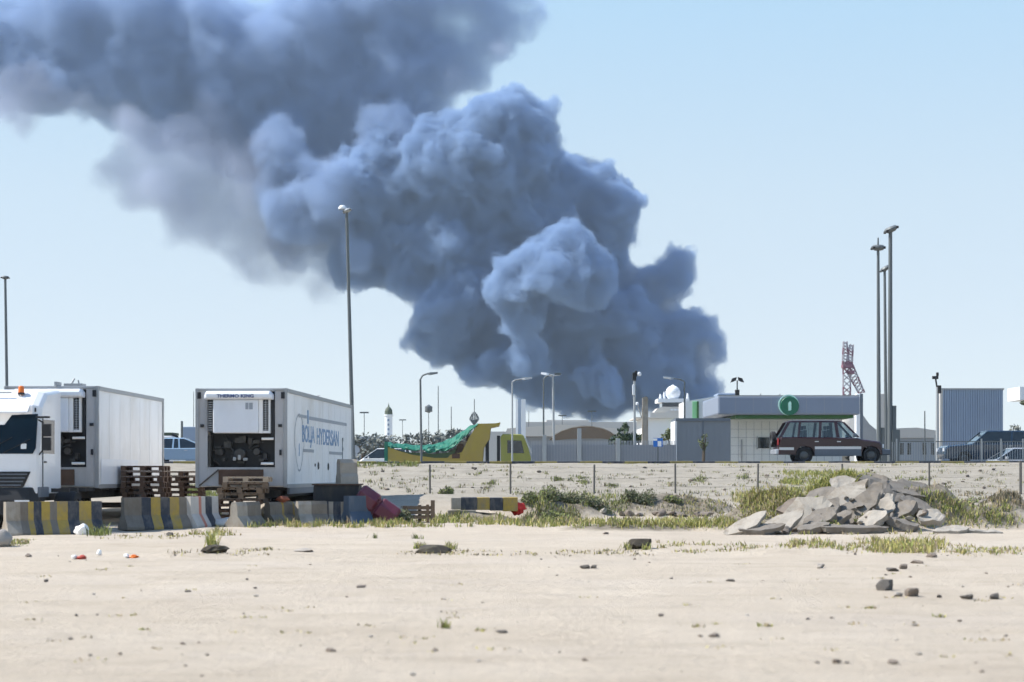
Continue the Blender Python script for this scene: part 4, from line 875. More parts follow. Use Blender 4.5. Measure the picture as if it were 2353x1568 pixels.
for s in (-1, 1):
    for uu in (336, 404): wheel(vn, (vp(uu, 0)[0], s*.82, .36), .36, .22, 'y')
# yellow tipper with green tarpaulin, farther back on the lower ground
TD = 130; tz_ = gz(0, TD); TP = thing('tipper_truck', 'yellow tipper lorry with a sagging green tarpaulin over its body', 'truck', (cx_(888, TD), TD, tz_)); TS = TD/FOC
def tp(u, v): return ((u-888)*TS, zz(v, TD)-tz_)
side = [tp(893,1085), tp(893,1026), tp(915,1036), tp(950,1046), tp(1000,1053), tp(1030,1053), tp(1036,1046), tp(1062,1040), tp(1078,1008), tp(1094,983), tp(1108,979), tp(1128,983), tp(1125,1010), tp(1112,1030), tp(1107,1085)]
bdm = MB()
for y0, y1 in ((-1.25, -1.17), (1.17, 1.25)): bdm.prism(side, 'y', y0, y1)
bdm.box(tp(1093,0)[0], tp(1108,0)[0], -1.17, 1.17, .9, tp(0,984)[1]).box(tp(893,0)[0], tp(899,0)[0], -1.17, 1.17, .9, tp(0,1030)[1]).box(tp(899,0)[0], tp(1093,0)[0], -1.17, 1.17, .9, 1.05)
bdm.build('tipper_body', M_['truck_yellow'], TP)
for (u0, u1, va, vb) in ((1040, 1058, 1043, 1054), (1066, 1076, 1030, 1052), (1080, 1092, 1010, 1052)): MB().box(tp(u0,0)[0], tp(u1,0)[0], -1.275, -1.252, tp(0,vb)[1], tp(0,va)[1]).build('side_panel', M_['rust'] if u0 < 1060 else M_['truck_yellow'], TP)
rk = random.Random(2)
for i in range(14): u_ = rk.uniform(1038, 1084); lump_z = tp(0, 1036-(u_-1038)*.75)[1]; MB().box(tp(u_,0)[0]-.2, tp(u_,0)[0]+.25, -1.1+rk.uniform(0,.4), .4, lump_z-.6, lump_z+rk.uniform(-.25,.12), Matrix.Rotation(rk.uniform(-.02,.02), 4, 'X')).build('rubble_load', M_['rust' if i % 2 else 'wood_light'], TP)
gd = MB().prism([tp(1093,983), tp(1100,975), tp(1140,974), tp(1150,972), tp(1147,980), tp(1128,984)], 'y', -1.22, 1.22)
gd.build('cab_guard', M_['truck_yellow'], TP)
for uu in (930, 970, 1010, 1066, 1084): MB().box(tp(uu,0)[0]-.05, tp(uu,0)[0]+.05, -1.29, -1.252, .9, tp(0, 1060)[1] if uu < 1060 else tp(0, 1036)[1]).build('rib', M_['truck_yellow'], TP)
ty = thing('green_tarpaulin', 'wrinkled green tarpaulin slung over the yellow tipper body', 'tarpaulin', (cx_(888, TD), TD, tz_))
tt = MB(); NU, NV = 46, 12; vs_ = []
topl = [(888,1015),(905,1019),(950,1023),(1000,1020),(1030,1010),(1060,990),(1080,979),(1098,974)]; botl = [(888,1027),(905,1030),(950,1035),(1000,1040),(1040,1032),(1060,1014),(1082,992),(1100,977)]
def lerp(tab, u):
    for a, b_ in zip(tab, tab[1:]):
        if u <= b_[0]: return a[1]+(b_[1]-a[1])*(u-a[0])/(b_[0]-a[0])
    return tab[-1][1]
for i in range(NU+1):
    u = 888+210*i/NU
    for j in range(NV+1):
        f = j/NV; v = lerp(botl, u)*(1-f)+lerp(topl, u)*f; y = -1.30+2.6*f*f+.25*noise.noise(Vector((i*.5, j*.6, 0))); p = tp(u, v)
        vs_.append((p[0], y, p[1]+.16*noise.noise(Vector((i*.25, j*.5, 4)))+.07*noise.noise(Vector((i*.7, j*1.0, 9)))))
tt.add(vs_, [(i*(NV+1)+j, (i+1)*(NV+1)+j, (i+1)*(NV+1)+j+1, i*(NV+1)+j+1) for i in range(NU) for j in range(NV)])
tt.box(tp(886,0)[0], tp(894,0)[0], -1.31, -1.27, tp(0,1060)[1], tp(0,1016)[1])
o = tt.build('sheet', M_['tarp_green'], ty); sd = o.modifiers.new('t', 'SOLIDIFY'); sd.thickness = .02
ld = MB()
vs_ = [tp(900,1033), tp(940,1040), tp(1000,1044), tp(1035,1040), tp(1050,1030), tp(1045,1046), tp(1030,1052), tp(1000,1054), tp(950,1050), tp(918,1040)]
ld.prism(vs_, 'y', -1.245, 1.1).build('load', M_['leaf_dark'], TP)
cabp = [tp(1152,1085), tp(1150,1005), tp(1156,998), tp(1198,999), tp(1204,1003), tp(1214,1030), tp(1220,1052), tp(1218,1085)]
loft_body(TP, cabp, 1.2, M_['lime'], 'cab', edge=.1, shrink=.05)
panel(TP, 'side_window', M_['dark_glass'], [tp(1166,1042), tp(1166,1013), tp(1198,1014), tp(1204,1042)], -1.22)
MB().tube((tp(1207,0)[0], -1.3, tp(0,1008)[1]), (tp(1222,0)[0], -1.35, tp(0,1042)[1]), .07).build('mirror_arm', M_['galv_light'], TP)
MB().box(tp(1116,0)[0], tp(1124,0)[0], -1.0, -.8, .6, tp(0,984)[1]).box(tp(1142,0)[0], tp(1149,0)[0], -1.0, 1.0, .6, tp(0,1002)[1]).build('exhaust', M_['black'], TP)
chs = MB().box(.2, tp(1215,0)[0], -.5, .5, .7, .898).build('chassis', M_['chassis'], TP)
for s in (-1, 1):
    for uu in (940, 985, 1180): wheel(TP, (tp(uu, 0)[0], s*1.0, .52), .52, .36, 'y')
# ---------------------------------------------------------------- lamps and masts
def mast(label, u, vt, D, r0, r1, kind, lean=0, group=None, name='lamp_mast', base=None, mk='galv'):
    x = cx_(u, D); z0_ = gz(x, D) if D > 103 else RZ; t = thing(name, label, 'lamp post' if kind != 'thin' else 'mast', (x, D, z0_)); H = zz(vt, D)-z0_
    if group: t['group'] = group
    dx = -lean*H
    MB().tube((0, 0, 0), (dx, 0, H), r0, r1, 12).build('pole', M_[mk], t, smooth=False)
    if base: MB().box(-.2+base*.3, .2+base*.3, -.2, .2, 0, 1.9).tube((.2, 0, 0), (.22, 0, 3.2), .13).build('base_box', M_['galv'], t)
    return t, dx, H
def ring_head(t, dx, H, r, tilt=0, dish=False, spike=0):
    MR = Matrix.Translation((dx, 0, H)) @ Matrix.Rotation(tilt, 4, 'Y')
    b = MB(); pr = [(0, .18*r), (r*.7, .12*r), (r, -.05), (r, -.3*r), (r*.5, -.6*r), (0, -.65*r)]; n = 14; vs_ = []
    for rr_, z in pr:
        for i in range(n): a = 2*math.pi*i/n; vs_.append(MR @ Vector((rr_*math.cos(a), rr_*math.sin(a), z)))
    b.add(vs_, [(k*n+i, k*n+(i+1) % n, (k+1)*n+(i+1) % n, (k+1)*n+i) for k in range(len(pr)-1) for i in range(n)])
    b.build('lamp_head', M_['galv' if not dish else 'galv_light'], t)
    for i in range(4):
        a = math.pi/4+i*math.pi/2; p = MR @ Vector((r*1.05*math.cos(a), r*1.05*math.sin(a), -.25*r)); MB().box(p.x-.16*r, p.x+.16*r, p.y-.16*r, p.y+.16*r, p.z-.2*r, p.z+.12*r).build('floodlight', M_['chassis' if not dish else 'galv'], t, bevel=.02)
    if spike: MB().tube((dx, 0, H), (dx, 0, H+spike), .06, .04).build('spike', M_['galv'], t)
t, dx, H = mast('very tall grey mast with a white-topped head rising behind the lettered trailer', 813, 482, 110, .14, .09, 'm', lean=16/605.); ring_head(t, dx, H, .30, R(-20), dish=True)
MB().lathe([(0, .16), (.16, .12), (.26, 0), (.24, -.1)], (dx-.26, 0, H+.12), 14).build('dome', M_['dome_white'], t, smooth=True)
t, dx, H = mast('tall mast at the left edge above the white lorry cab', 19, 636, 120, .12, .08, 'm', lean=6/400.); ring_head(t, dx, H, .28)
t, dx, H = mast('left mast of the three tall ones at right, with a spike above its head', 2020, 566, 105, .14, .08, 'm', lean=2/480., base=1.0); ring_head(t, dx, H, .42, 0, spike=.5)
t, dx, H = mast('shortest mast of the three tall ones at right, between its neighbours', 2037, 615, 112, .12, .08, 'm', lean=4/460.); ring_head(t, dx, H, .36, R(-30))
t, dx, H = mast('tallest mast of the three at right, nearest the road', 2045, 524, 96, .14, .10, 'm', lean=-1/520., base=1.0); ring_head(t, dx, H, .40, R(-22))
def street(label, u, vt, D, arm, r=.075, mk='galv', lean=0, head='galv', rise=.35, name='street_lamp', hl=.7):
    t, dx, H = mast(label, u, vt, D, r, r*.75, 's', lean, name=name, mk=mk); sg = 1 if arm > 0 else -1
    MB().path([(dx, 0, H), (dx+arm*.25, 0, H+rise*.7), (dx+arm*.7, 0, H+rise)], r*.6).build('arm', M_[mk], t)
    x0_ = dx+arm*.7; MB().loft([(-.16, -.07), (-.12, .09), (.12, .09), (.16, -.07)], 'x', [(x0_, lambda p: (p[0]*.6, H+rise+p[1]*.6)), (x0_+sg*hl*.3, lambda p: (p[0], H+rise+p[1])), (x0_+sg*hl, lambda p: (p[0]*.7, H+rise+.06+p[1]*.7))]).build('lamp_head', M_[head], t, smooth=False); return t
street('street lamp with a dark head turned right, left of the yellow tipper', 969, 872, 115, .6, .085, lean=4/300., head='galv')
street('street lamp with a pale thin arm behind the tipper cab', 1177, 878, 120, .9, .07, 'galv_light', head='galv_light', rise=.2)
street('left street lamp of the close pair at centre', 1249, 872, 118, .55, .07, 'galv', head='galv_light', rise=.25)
street('right street lamp of the close pair at centre, with a bright white head', 1274, 866, 112, -.35, .085, 'galv_light', lean=3/200., head='dome_white', rise=.15, hl=.5)
MB().box(-.0, .42, -.1, .1, zz(860,112)-gz(3,112)-.06, zz(860,112)-gz(3,112)+.08).build('second_head', M_['galv'], bpy.data.objects['street_lamp.003'])
street('dark street lamp with its long arm to the left before the domed tower', 1573, 878, 125, -1.1, .08, 'galv', head='galv_light', rise=.25)
t, dx, H = mast('pole with cameras and a white lamp left of the concrete pylon', 1458, 862, 110, .085, .07, 's', mk='galv_light', name='camera_pole')
MB().box(-.12, .1, -.1, .1, H-.35, H+.15).box(.02, .16, -.1, .1, H-.1, H+.25).build('camera', M_['black'], t, bevel=.02); MB().lathe([(0, .15), (.12, .1), (.15, 0), (.1, -.12)], (.28, 0, H+.05), 12).build('lamp', M_['dome_white'], t, smooth=True); MB().box(-.13, .01, -.11, .09, H-1.25, H-.6).build('cabinet', M_['dome_white'], t, bevel=.02)
t, dx, H = mast('lamp post with two drooping heads like wings above the station roof', 1694, 905, 135, .07, .06, 's', name='double_lamp_post')
MB().path([(0, 0, H), (0, 0, H+1.0)], .05).build('upper_pole', M_['galv'], t)
for s in (-1, 1): MB().prism([(s*.05, H+1.25), (s*.38, H+1.15), (s*.5, H+.85), (s*.3, H+.9), (s*.1, H+1.0)], 'y', -.15, .15).build('lamp_head', M_['chassis'], t)
MB().box(-.16, .16, -.15, .15, H-.2, H+.3).build('loudspeaker', M_['chassis'], t, bevel=.04)
t, dx, H = mast('pole with a dark camera cluster left of the blue corrugated building', 2154, 890, 100, .10, .08, 's', mk='galv_light', name='camera_pole', lean=0)
MB().tube((0, 0, H-.2), (-.1, 0, H+.5), .05).box(-.28, .04, -.1, .1, H+.45, H+.62).box(-.06, .06, -.08, .08, H+.6, H+.82).build('camera', M_['chassis'], t, bevel=.03); MB().box(0, .2, -.12, .12, H-.35, H+.1).build('loudspeaker', M_['chassis'], t, bevel=.03)
THIN = [(837,948,200,.05,'thin lamp post right of the lettered trailer'),(925,965,260,.05,'tiny distant lamp post right of the minaret'),(1007,888,300,.10,'thin tall aerial behind the trees left of the tipper'),(1037,935,260,.08,'short aerial behind the trees, right of the taller one'),
 (985,945,240,.06,'distant lamp with a round top left of the thin tall aerial'),(1360,945,210,.05,'thin post with a crossbar above the brown tent roof'),(445,900,220,.05,'thin grey aerial above the gap between the trucks'),(418,968,110,.10,'short thick post above the van in the gap'),(1292,955,230,.05,'small distant post right of the close pair of street lamps'),(1215,945,230,.05,'small curved post right of the white pylon slabs'),
 (2125,945,150,.07,'thin post standing before the low houses at right'),(1748,905,150,.05,'small aerial on the station skyline, left'),(1792,905,150,.05,'small aerial just left of the green disc'),(1972,905,180,.04,'thin rod above the concrete pillar'),(2230,905,400,.0,'')]
for u, vt, D, r_, lb in THIN:
    if not lb: continue
    t, dx, H = mast(lb, u, vt, D, r_, r_*.7, 'thin', name='thin_mast')
    if 'lamp' in lb or 'crossbar' in lb: MB().box(-.5, .5, -.1, .1, H-.1, H+.06).build('crossbar', M_['galv'], t)
    if 'round' in lb: MB().lathe([(0, .9), (.5, .6), (.5, .0), (0, -.3)], (0, 0, H), 10).build('lamp_head', M_['galv'], t)
# palm-shaped aerial
t, dx, H = mast('distant feathery aerial like a small palm behind the green tarpaulin', 1090, 968, 260, .14, .12, 'thin', name='aerial_mast')
for i in range(7):
    a = -1.0+i*.33; MB().path([(0, 0, H-.6), (.8*math.sin(a), 0, H+.5*math.cos(a)), (.6*math.sin(a), 0, H+1.5*math.cos(a)*.9)], .09, 5).build('blade', M_['galv'], t)
MB().tube((0, 0, H), (0, 0, H+3.2), .06).build('rod', M_['galv'], t)
# ---------------------------------------------------------------- railings
rl = thing('road_railing', 'pale picket railing along the far side of the kerb at right', 'railing', (0, 79.7, 1.853))
x0_, x1_ = cx_(2050, 79.7), cx_(2353, 79.7)+1.5; k = 0; x = x0_
MB().box(x0_, x1_, -.02, .02, .98, 1.02).box(x0_, x1_, -.02, .02, .10, .14).build('rail', M_['galv'], rl)
while x < x1_ and k < 74:
    MB().box(x-.008, x+.008, -.01, .01, .141, .979).build('picket', M_['galv_light'], rl); x += .112; k += 1
for uu in (2060, 2148, 2255, 2300, 2350): MB().box(cx_(uu, 79.7)-.03, cx_(uu, 79.7)+.03, -.045, -.021, 0, 1.12 if uu != 2148 else 1.3).build('post', M_['galv_light'], rl)
rl2 = thing('boundary_fence', 'long grey barred fence in front of the trees and the brown tent roof', 'fence', (0, 108, gz(0, 108)))
x0_, x1_ = cx_(1222, 108), cx_(1553, 108); zt = zz(1013, 108)-gz(0, 108); n = 96
MB().box(x0_, x1_, .03, .06, .0, zt-.25).build('backing_sheet', M_['corr_grey'], rl2)
for i in range(n): x = x0_+(x1_-x0_)*i/(n-1); MB().box(x-.02, x+.02, -.02, .02, 0, zt).build('picket', M_['far_grey'], rl2)
for uu, hh in ((1251, 1000), (1331, 985), (1420, 1008)): MB().box(cx_(uu, 108)-.12, cx_(uu, 108)+.12, -.25, -.05, 0, zz(hh, 108)-gz(0, 108)).build('post', M_['galv_light'], rl2)
# ---------------------------------------------------------------- buildings
def bz(D): return gz(0, D) if D > 103 else RZ
def U(u, D): return (u-1176.5)/FOC*D
def shell(name, label, cat, u, D, group=None): return thing(name, label, cat, (U(u, D), D, bz(D)), 0, group)
# metal shed left of the station
D = 112; sh = shell('metal_shed', 'flat-roofed grey corrugated metal shed left of the station', 'shed', 1553, D); w_ = U(1680, D)-U(1556, D); h_ = zz(968, D)-bz(D)
q = MB(); nC = 44
prof = []
for i in range(nC): x = .06+w_*i/nC; prof += [(x, 0), (x+w_/nC*.5, 0), (x+w_/nC*.5+.01, .035), (x+w_/nC-.01, .035)]
q.prism(prof+[(w_, 3.0), (.06, 3.0)], 'z', 0, h_).build('wall', M_['corr_grey'], sh)
MB().box(-.02, w_+.03, -.10, 3.1, h_+.002, h_+.18).build('roof', M_['plastic_grey'], sh); MB().box(-.06, .055, -.08, 3.0, 0, h_).build('end_wall', M_['wall_white'], sh)
MB().box(w_*.5, w_*.5+.06, -.06, -.005, 0, h_).build('seam', M_['plastic_grey'], sh)
# station
D = 120; sb = shell('service_station', 'low white tiled station with a grey canopy band, green underline and a round green sign', 'building', 1640, D)
X_ = lambda u: U(u, D)-U(1640, D); Z_ = lambda v: zz(v, D)-bz(D)
MB().box(X_(1672), X_(1940), .8, 8, 0, Z_(960)).build('wall', M_['wall_white'], sb)
t_ = MB(); n = 14
for i in range(n+1): x = X_(1682)+(X_(1935)-X_(1682))*i/n; t_.box(x-.012, x+.012, .785, .799, 0, Z_(968))
for j in range(7): z = Z_(970)*j/7+.1; t_.box(X_(1682), X_(1935), .786, .798, z-.012, z+.012)
t_.build('tile_joint', M_['far_grey'], sb)
MB().box(X_(1745), X_(1772), .74, .784, Z_(1030), Z_(1005)).build('window', M_['dark_glass'], sb); MB().box(X_(1742), X_(1745), .70, .784, Z_(1032), Z_(1003)).box(X_(1772), X_(1775), .70, .784, Z_(1032), Z_(1003)).build('window_frame', M_['galv_light'], sb)
MB().box(X_(1706), X_(1709), .7, .784, 0, Z_(1010)).build('downpipe', M_['rail_grey'], sb)
MB().box(X_(1640), X_(1960), -2.4, 7, Z_(956), Z_(913)).build('canopy', M_['canopy_grey'], sb, bevel=.12)
MB().box(X_(1682), X_(1948), -2.0, 6.5, Z_(963), Z_(956.3)).build('canopy_underline', M_['station_green'], sb)
MB().box(X_(1640)-.02, X_(1958), -2.42, -2.401, Z_(914.5), Z_(912)).build('canopy_edge', M_['rail_grey'], sb)
fj = MB()
for i in range(1, 9): fj.box(X_(1640+40*i)-.01, X_(1640+40*i)+.01, -2.4025, -2.39, Z_(955), Z_(916))
fj.build('fascia_joint', M_['rail_grey'], sb)
sg = MB().lathe([(0, -.16), (.58, -.16), (.62, -.10), (.62, 0), (0, 0)], (X_(1801), -2.43, Z_(936)), 40, 'y').build('round_sign', M_['emblem_green'], sb)
MB().prism([(X_(1801)-.10, Z_(947)), (X_(1801)+.06, Z_(947)), (X_(1801)+.10, Z_(944)), (X_(1801)+.10, Z_(929)), (X_(1801)+.02, Z_(925)), (X_(1801)-.10, Z_(930))], 'y', -2.62, -2.592).build('emblem', M_['emblem_white'], sg)
MB().lathe([(.6, 0), (.68, 0), (.68, .1), (.6, .1)], (X_(1799), -2.52, Z_(934)), 40, 'y').build('sign_rim', M_['emblem_white'], sg)
# white annex with green stripe
D = 135; an = shell('white_annex', 'white building with a sloping top edge and green stripe left of the canopy', 'building', 1574, D); X_ = lambda u: U(u, D)-U(1574, D); Z_ = lambda v: zz(v, D)-bz(D)
MB().prism([(X_(1574), 0), (X_(1574), Z_(923)), (X_(1645), Z_(911)), (X_(1645), 0)], 'y', 0, 5).build('wall', M_['wall_white'], an)
MB().box(X_(1591), X_(1601), -.05, -.003, Z_(962), Z_(923)).build('stripe', M_['pale_green'], an); MB().box(X_(1601), X_(1605), -.25, -.003, Z_(962), Z_(923)).build('fin', M_['station_green'], an)
MB().box(X_(1650), X_(1700), .5, 3, Z_(925), Z_(903)).build('roof_plant', M_['corr_blue'], an, bevel=.1)
# control tower with dome
D = 420; ct = shell('control_tower', 'distant white tower block with a radar ball and a dark band of windows', 'tower', 1545, D); X_ = lambda u: U(u, D)-U(1545, D); Z_ = lambda v: zz(v, D)-bz(D)
MB().box(X_(1490), X_(1640), 0, 10, 0, Z_(948)).prism([(X_(1503), Z_(948)), (X_(1512), Z_(938)), (X_(1522), Z_(935)), (X_(1575), Z_(935)), (X_(1590), Z_(948))], 'y', .5, 9).build('block', M_['terminal'], ct)
MB().box(X_(1522), X_(1572), .8, 8, Z_(934.9), Z_(925)).build('window_band', M_['dark_glass'], ct); MB().box(X_(1512), X_(1585), .3, 9, Z_(924.8), Z_(916)).build('roof', M_['dome_white'], ct)
MB().lathe([(1.75*math.sin(a*math.pi/12), -1.75*math.cos(a*math.pi/12)) for a in range(2, 12)]+[(0, 2.0)], (X_(1549), 3, Z_(902)+.0), 24).build('radar_ball', M_['dome_white'], ct)
for uu, vt in ((1519, 905), (1528, 900), (1582, 903)): MB().tube((X_(uu), 2, Z_(916)), (X_(uu), 2, Z_(vt)), .35, .2).build('aerial', M_['dome_white'], ct)
for uu in (1544, 1552, 1560): MB().box(X_(uu)-.3, X_(uu)+.3, -.15, -.003, Z_(944), Z_(940)).build('lamp', M_['dome_white'], ct)
tm = shell('terminal_wing', 'long pale flat terminal building in front of the tower', 'building', 1380, 380); D = 380; X_ = lambda u: U(u, D)-U(1380, D); Z_ = lambda v: zz(v, D)-bz(D)
MB().box(X_(1478), X_(1640), 0, 20, 0, Z_(962)).box(X_(1485), X_(1494), -.5, 0, Z_(962), Z_(946)).build('wall', M_['wall_white'], tm); MB().box(X_(1460), X_(1640), -1, 20, Z_(962)+.02, Z_(959)).build('roof', M_['terminal'], tm)
MB().box(X_(1550), X_(1640), -2, -.01, Z_(990), Z_(985)).build('ledge', M_['pale_green'], tm)
# concrete pylon
D = 118; py = shell('concrete_pylon', 'square pale concrete pylon standing by the camera pole', 'pylon', 1482, D); Z_ = lambda v: zz(v, D)-bz(D)
MB().box(-.20, .20, -.2, .2, 0, Z_(938)).build('shaft', M_['concrete_light'], py, bevel=.02); MB().prism([(-.17, Z_(937.8)), (.19, Z_(937.8)), (.19, Z_(915)), (.04, Z_(911)), (-.17, Z_(915))], 'y', -.18, .18).build('head', M_['concrete_light'], py)
MB().tube((-.2, 0, Z_(962)), (-.5, 0, Z_(930)), .04).build('bracket', M_['galv_light'], py); MB().lathe([(0, .12), (.1, .05), (.1, -.08)], (-.52, 0, Z_(928)), 10).build('lamp', M_['dome_white'], py)
# brown tent roof and long canopy
D = 150; te = shell('tent_roof', 'arched brown tent roof with a white rear edge behind the barred fence', 'tent', 1340, D); X_ = lambda u: U(u, D)-U(1340, D); Z_ = lambda v: zz(v, D)-bz(D)
arcp = [(1262,1012),(1272,1002),(1290,992),(1315,984),(1340,980.5),(1360,981),(1385,986),(1402,993),(1416,1004)]
low_ = [(1400,1010),(1380,1008),(1350,1008),(1310,1009),(1280,1012)]
MB().prism([(X_(u), Z_(v)) for u, v in arcp+low_], 'y', 0, .3).build('front', M_['tent_brown'], te)
q = MB(); A = [(X_(u), Z_(v)+.06) for u, v in arcp]
q.add([(x, -.1, z) for x, z in A]+[(x*.95+.3, 8, z+.1) for x, z in A], [(i, i+1, len(A)+i+1, len(A)+i) for i in range(len(A)-1)]).build('roof', M_['tent_white'], te)
for uu in (1272, 1331, 1405): MB().box(X_(uu)-.08, X_(uu)+.08, -.2, -.04, 0, Z_(1006)).build('leg', M_['galv_light'], te)
D = 170; lc = shell('long_shelter', 'long low pale shelter behind the tipper cab and the street lamps', 'shelter', 1240, D); X_ = lambda u: U(u, D)-U(1240, D); Z_ = lambda v: zz(v, D)-bz(D)
MB().prism([(X_(1160), Z_(1003)), (X_(1165), Z_(985)), (X_(1290), Z_(976)), (X_(1420), Z_(985)), (X_(1420), Z_(1003))], 'y', 0, 6).build('roof', M_['terminal'], lc)
MB().box(X_(1165), X_(1415), 1, 5, 0, Z_(1003.5)).build('wall', M_['corr_grey'], lc)
D = 150; sl_ = shell('pylon_sign', 'pair of tall white and grey sign slabs behind the tipper cab', 'sign', 1197, D); X_ = lambda u: U(u, D)-U(1197, D); Z_ = lambda v: zz(v, D)-bz(D)
MB().box(X_(1185), X_(1190), 0, .5, 0, Z_(922)).build('left_slab', M_['dome_white'], sl_); MB().box(X_(1190.3), X_(1197.5), .1, .6, 0, Z_(917)).build('middle_slab', M_['corr_blue'], sl_); MB().box(X_(1198), X_(1208), -.3, .5, 0, Z_(918)).build('right_slab', M_['dome_white'], sl_)
# blue notice
D = 106; bs = shell('blue_notice', 'small blue and white notice board on the barred fence', 'sign', 1512, D); Z_ = lambda v: zz(v, D)-bz(D)
MB().box(-.28, .28, -.03, 0, Z_(1027), Z_(1007)).build('board', M_['sign_blue'], bs); MB().box(-.28, -.05, -.034, -.0305, Z_(1013), Z_(1008)).box(-.02, .2, -.034, -.0305, Z_(1026), Z_(1014)).build('marking', M_['plastic_white'], bs); MB().box(-.03, .03, 0, .05, 0, Z_(1007)).build('post', M_['galv'], bs)
# blue corrugated building
D = 140; cb_ = shell('corrugated_building', 'tall windowless blue-grey corrugated metal building at right', 'building', 2163, D); w_ = U(2305, D)-U(2165, D); h_ = zz(896, D)-bz(D); prof = []; nC = 26
for i in range(nC): x = .1+w_*i/nC; prof += [(x, .0), (x+w_/nC*.55, .0), (x+w_/nC*.55+.02, .07), (x+w_/nC-.02, .07)]
MB().prism(prof+[(.1+w_, 4), (.95, 4)], 'z', 0, h_).build('wall', M_['corr_blue'], cb_); MB().prism([(-.02, -.06), (w_+.14, -.06), (w_+.14, 4.1), (.9, 4.1)], 'z', h_+.003, h_+.12).build('roof_edge', M_['rail_grey'], cb_); MB().prism([(-.10, -.05), (.097, -.05), (.94, 4), (.78, 4)], 'z', 0, h_).build('end_wall', M_['tent_white'], cb_)
# low houses far right and the grey gable
D = 170; lh = shell('low_house', 'long low grey and white house behind the railings', 'house', 2060, D); X_ = lambda u: U(u, D)-U(2060, D); Z_ = lambda v: zz(v, D)-bz(D)
MB().box(X_(2056), X_(2165), 0, 6, 0, Z_(1007)).build('wall', M_['corr_grey'], lh); MB().prism([(X_(2054), Z_(1006.8)), (X_(2054), Z_(985)), (X_(2105), Z_(983)), (X_(2165), Z_(992)), (X_(2165), Z_(1006.8))], 'y', -.3, 6).build('roof', M_['tent_white'], lh)
for uu in (2068, 2085, 2120, 2140): MB().box(X_(uu), X_(uu+8), -.04, -.003, Z_(1045), Z_(1018)).build('window', M_['dark_glass'], lh)
D = 150; ga = shell('grey_gable', 'dark grey sloping gable beside the concrete pillar', 'shed', 1976, D); X_ = lambda u: U(u, D)-U(1976, D); Z_ = lambda v: zz(v, D)-bz(D)
MB().prism([(X_(1978), 0), (X_(1978), Z_(948)), (X_(1985), Z_(957)), (X_(1998), Z_(975)), (X_(2014), Z_(988)), (X_(2016), 0)], 'y', 0, 5).build('wall', M_['rail_grey'], ga)
D = 145; cp = shell('concrete_pillar', 'pale round-edged pillar right of the station canopy', 'pillar', 1974, D); Z_ = lambda v: zz(v, D)-bz(D)
MB().box(-.32, .05, -.3, .3, 0, Z_(905)).build('light_side', M_['dome_white'], cp, bevel=.08); MB().box(.052, .28, -.28, .28, 0, Z_(905)).build('grey_side', M_['plastic_grey'], cp, bevel=.05)
D = 300; wd = shell('white_dome', 'low white dome showing between the station and the pillar', 'dome', 1945, D); Z_ = lambda v: zz(v, D)-bz(D)
MB().lathe([(3.2*math.sin(a*math.pi/16), 3.2*math.cos(a*math.pi/16)) for a in range(0, 9)]+[(3.2, -5)], (0, 0, Z_(985)+.3), 28).build('shell', M_['terminal'], wd, smooth=True)
MB().box(-6.2, 5.0, -.2, 3, 0, Z_(1000)).build('base', M_['tent_white'], wd)
D = 220; wp_ = shell('white_post_building', 'slim white block partly hidden by the tall masts', 'building', 2031, D); Z_ = lambda v: zz(v, D)-bz(D)
MB().box(-.45, .45, 0, 2, 0, Z_(905)).build('wall', M_['tent_white'], wp_, bevel=.05)
# minaret
D = 450; mn = shell('minaret', 'slim white minaret with a green cap in the far distance', 'minaret', 893, D); Z_ = lambda v: zz(v, D)-bz(D)
MB().lathe([(.95, 0), (.95, Z_(957)), (1.15, Z_(956)), (1.15, Z_(953)), (.85, Z_(953))], n=14).build('shaft', M_['dome_white'], mn); MB().lathe([(1.0, Z_(953)), (.95, Z_(945)), (.7, Z_(939)), (.25, Z_(935)), (.1, Z_(930)), (0, Z_(925))], n=14).build('cap', M_['far_green'], mn)
for k in range(4): MB().box(-.25, .25, -1.0, -.9, Z_(1000)+k*1.15, Z_(1000)+k*1.15+.55).build('window', M_['corr_blue'], mn)
# grey box body in the gap between trucks
D = 120; gbx = shell('grey_container', 'grey-blue container body behind the gap between the trucks', 'container', 432, D); Z_ = lambda v: zz(v, D)-bz(D)
MB().box(-.35, 1.2, 0, 5, .9, Z_(981)).build('body', M_['corr_blue'], gbx, bevel=.04); MB().box(-.3, 1.1, .2, 4.6, .0, .898).build('frame', M_['chassis'], gbx)
# harbour-style crane
D = 520; cr_ = shell('lattice_crane', 'far red and white lattice crane with two raised jibs above the station', 'crane', 1945, D); X_ = lambda u: U(u, D)-U(1945, D); Z_ = lambda v: zz(v, D)-bz(D)
def lattice(name, p0, p1, w0, w1, n, mats):
    b = MB(); p0 = Vector(p0); p1 = Vector(p1); d = (p1-p0).normalized(); s_ = Vector((d.z, 0, -d.x)); 
    for i in range(n):
        a, c_ = i/n, (i+1)/n; wa, wb = w0+(w1-w0)*a, w0+(w1-w0)*c_; A_, C = p0.lerp(p1, a), p0.lerp(p1, c_); b.slot(i//2 % 2)
        for yo in (-.6, .6):
            o_ = Vector((0, yo, 0)); b.tube(A_-s_*wa+o_, C-s_*wb+o_, .13, n=5).tube(A_+s_*wa+o_, C+s_*wb+o_, .13, n=5).tube(A_-s_*wa+o_, C+s_*wb+o_, .09, n=5).tube(A_+s_*wa+o_, C-s_*wb+o_, .09, n=5)
    return b.build(name, mats, cr_)
RW = [M_['crane_red'], M_['crane_white']]
lattice('tower', (X_(1945), 0, 0), (X_(1946), 0, Z_(832)), .9, 1.1, 18, RW)
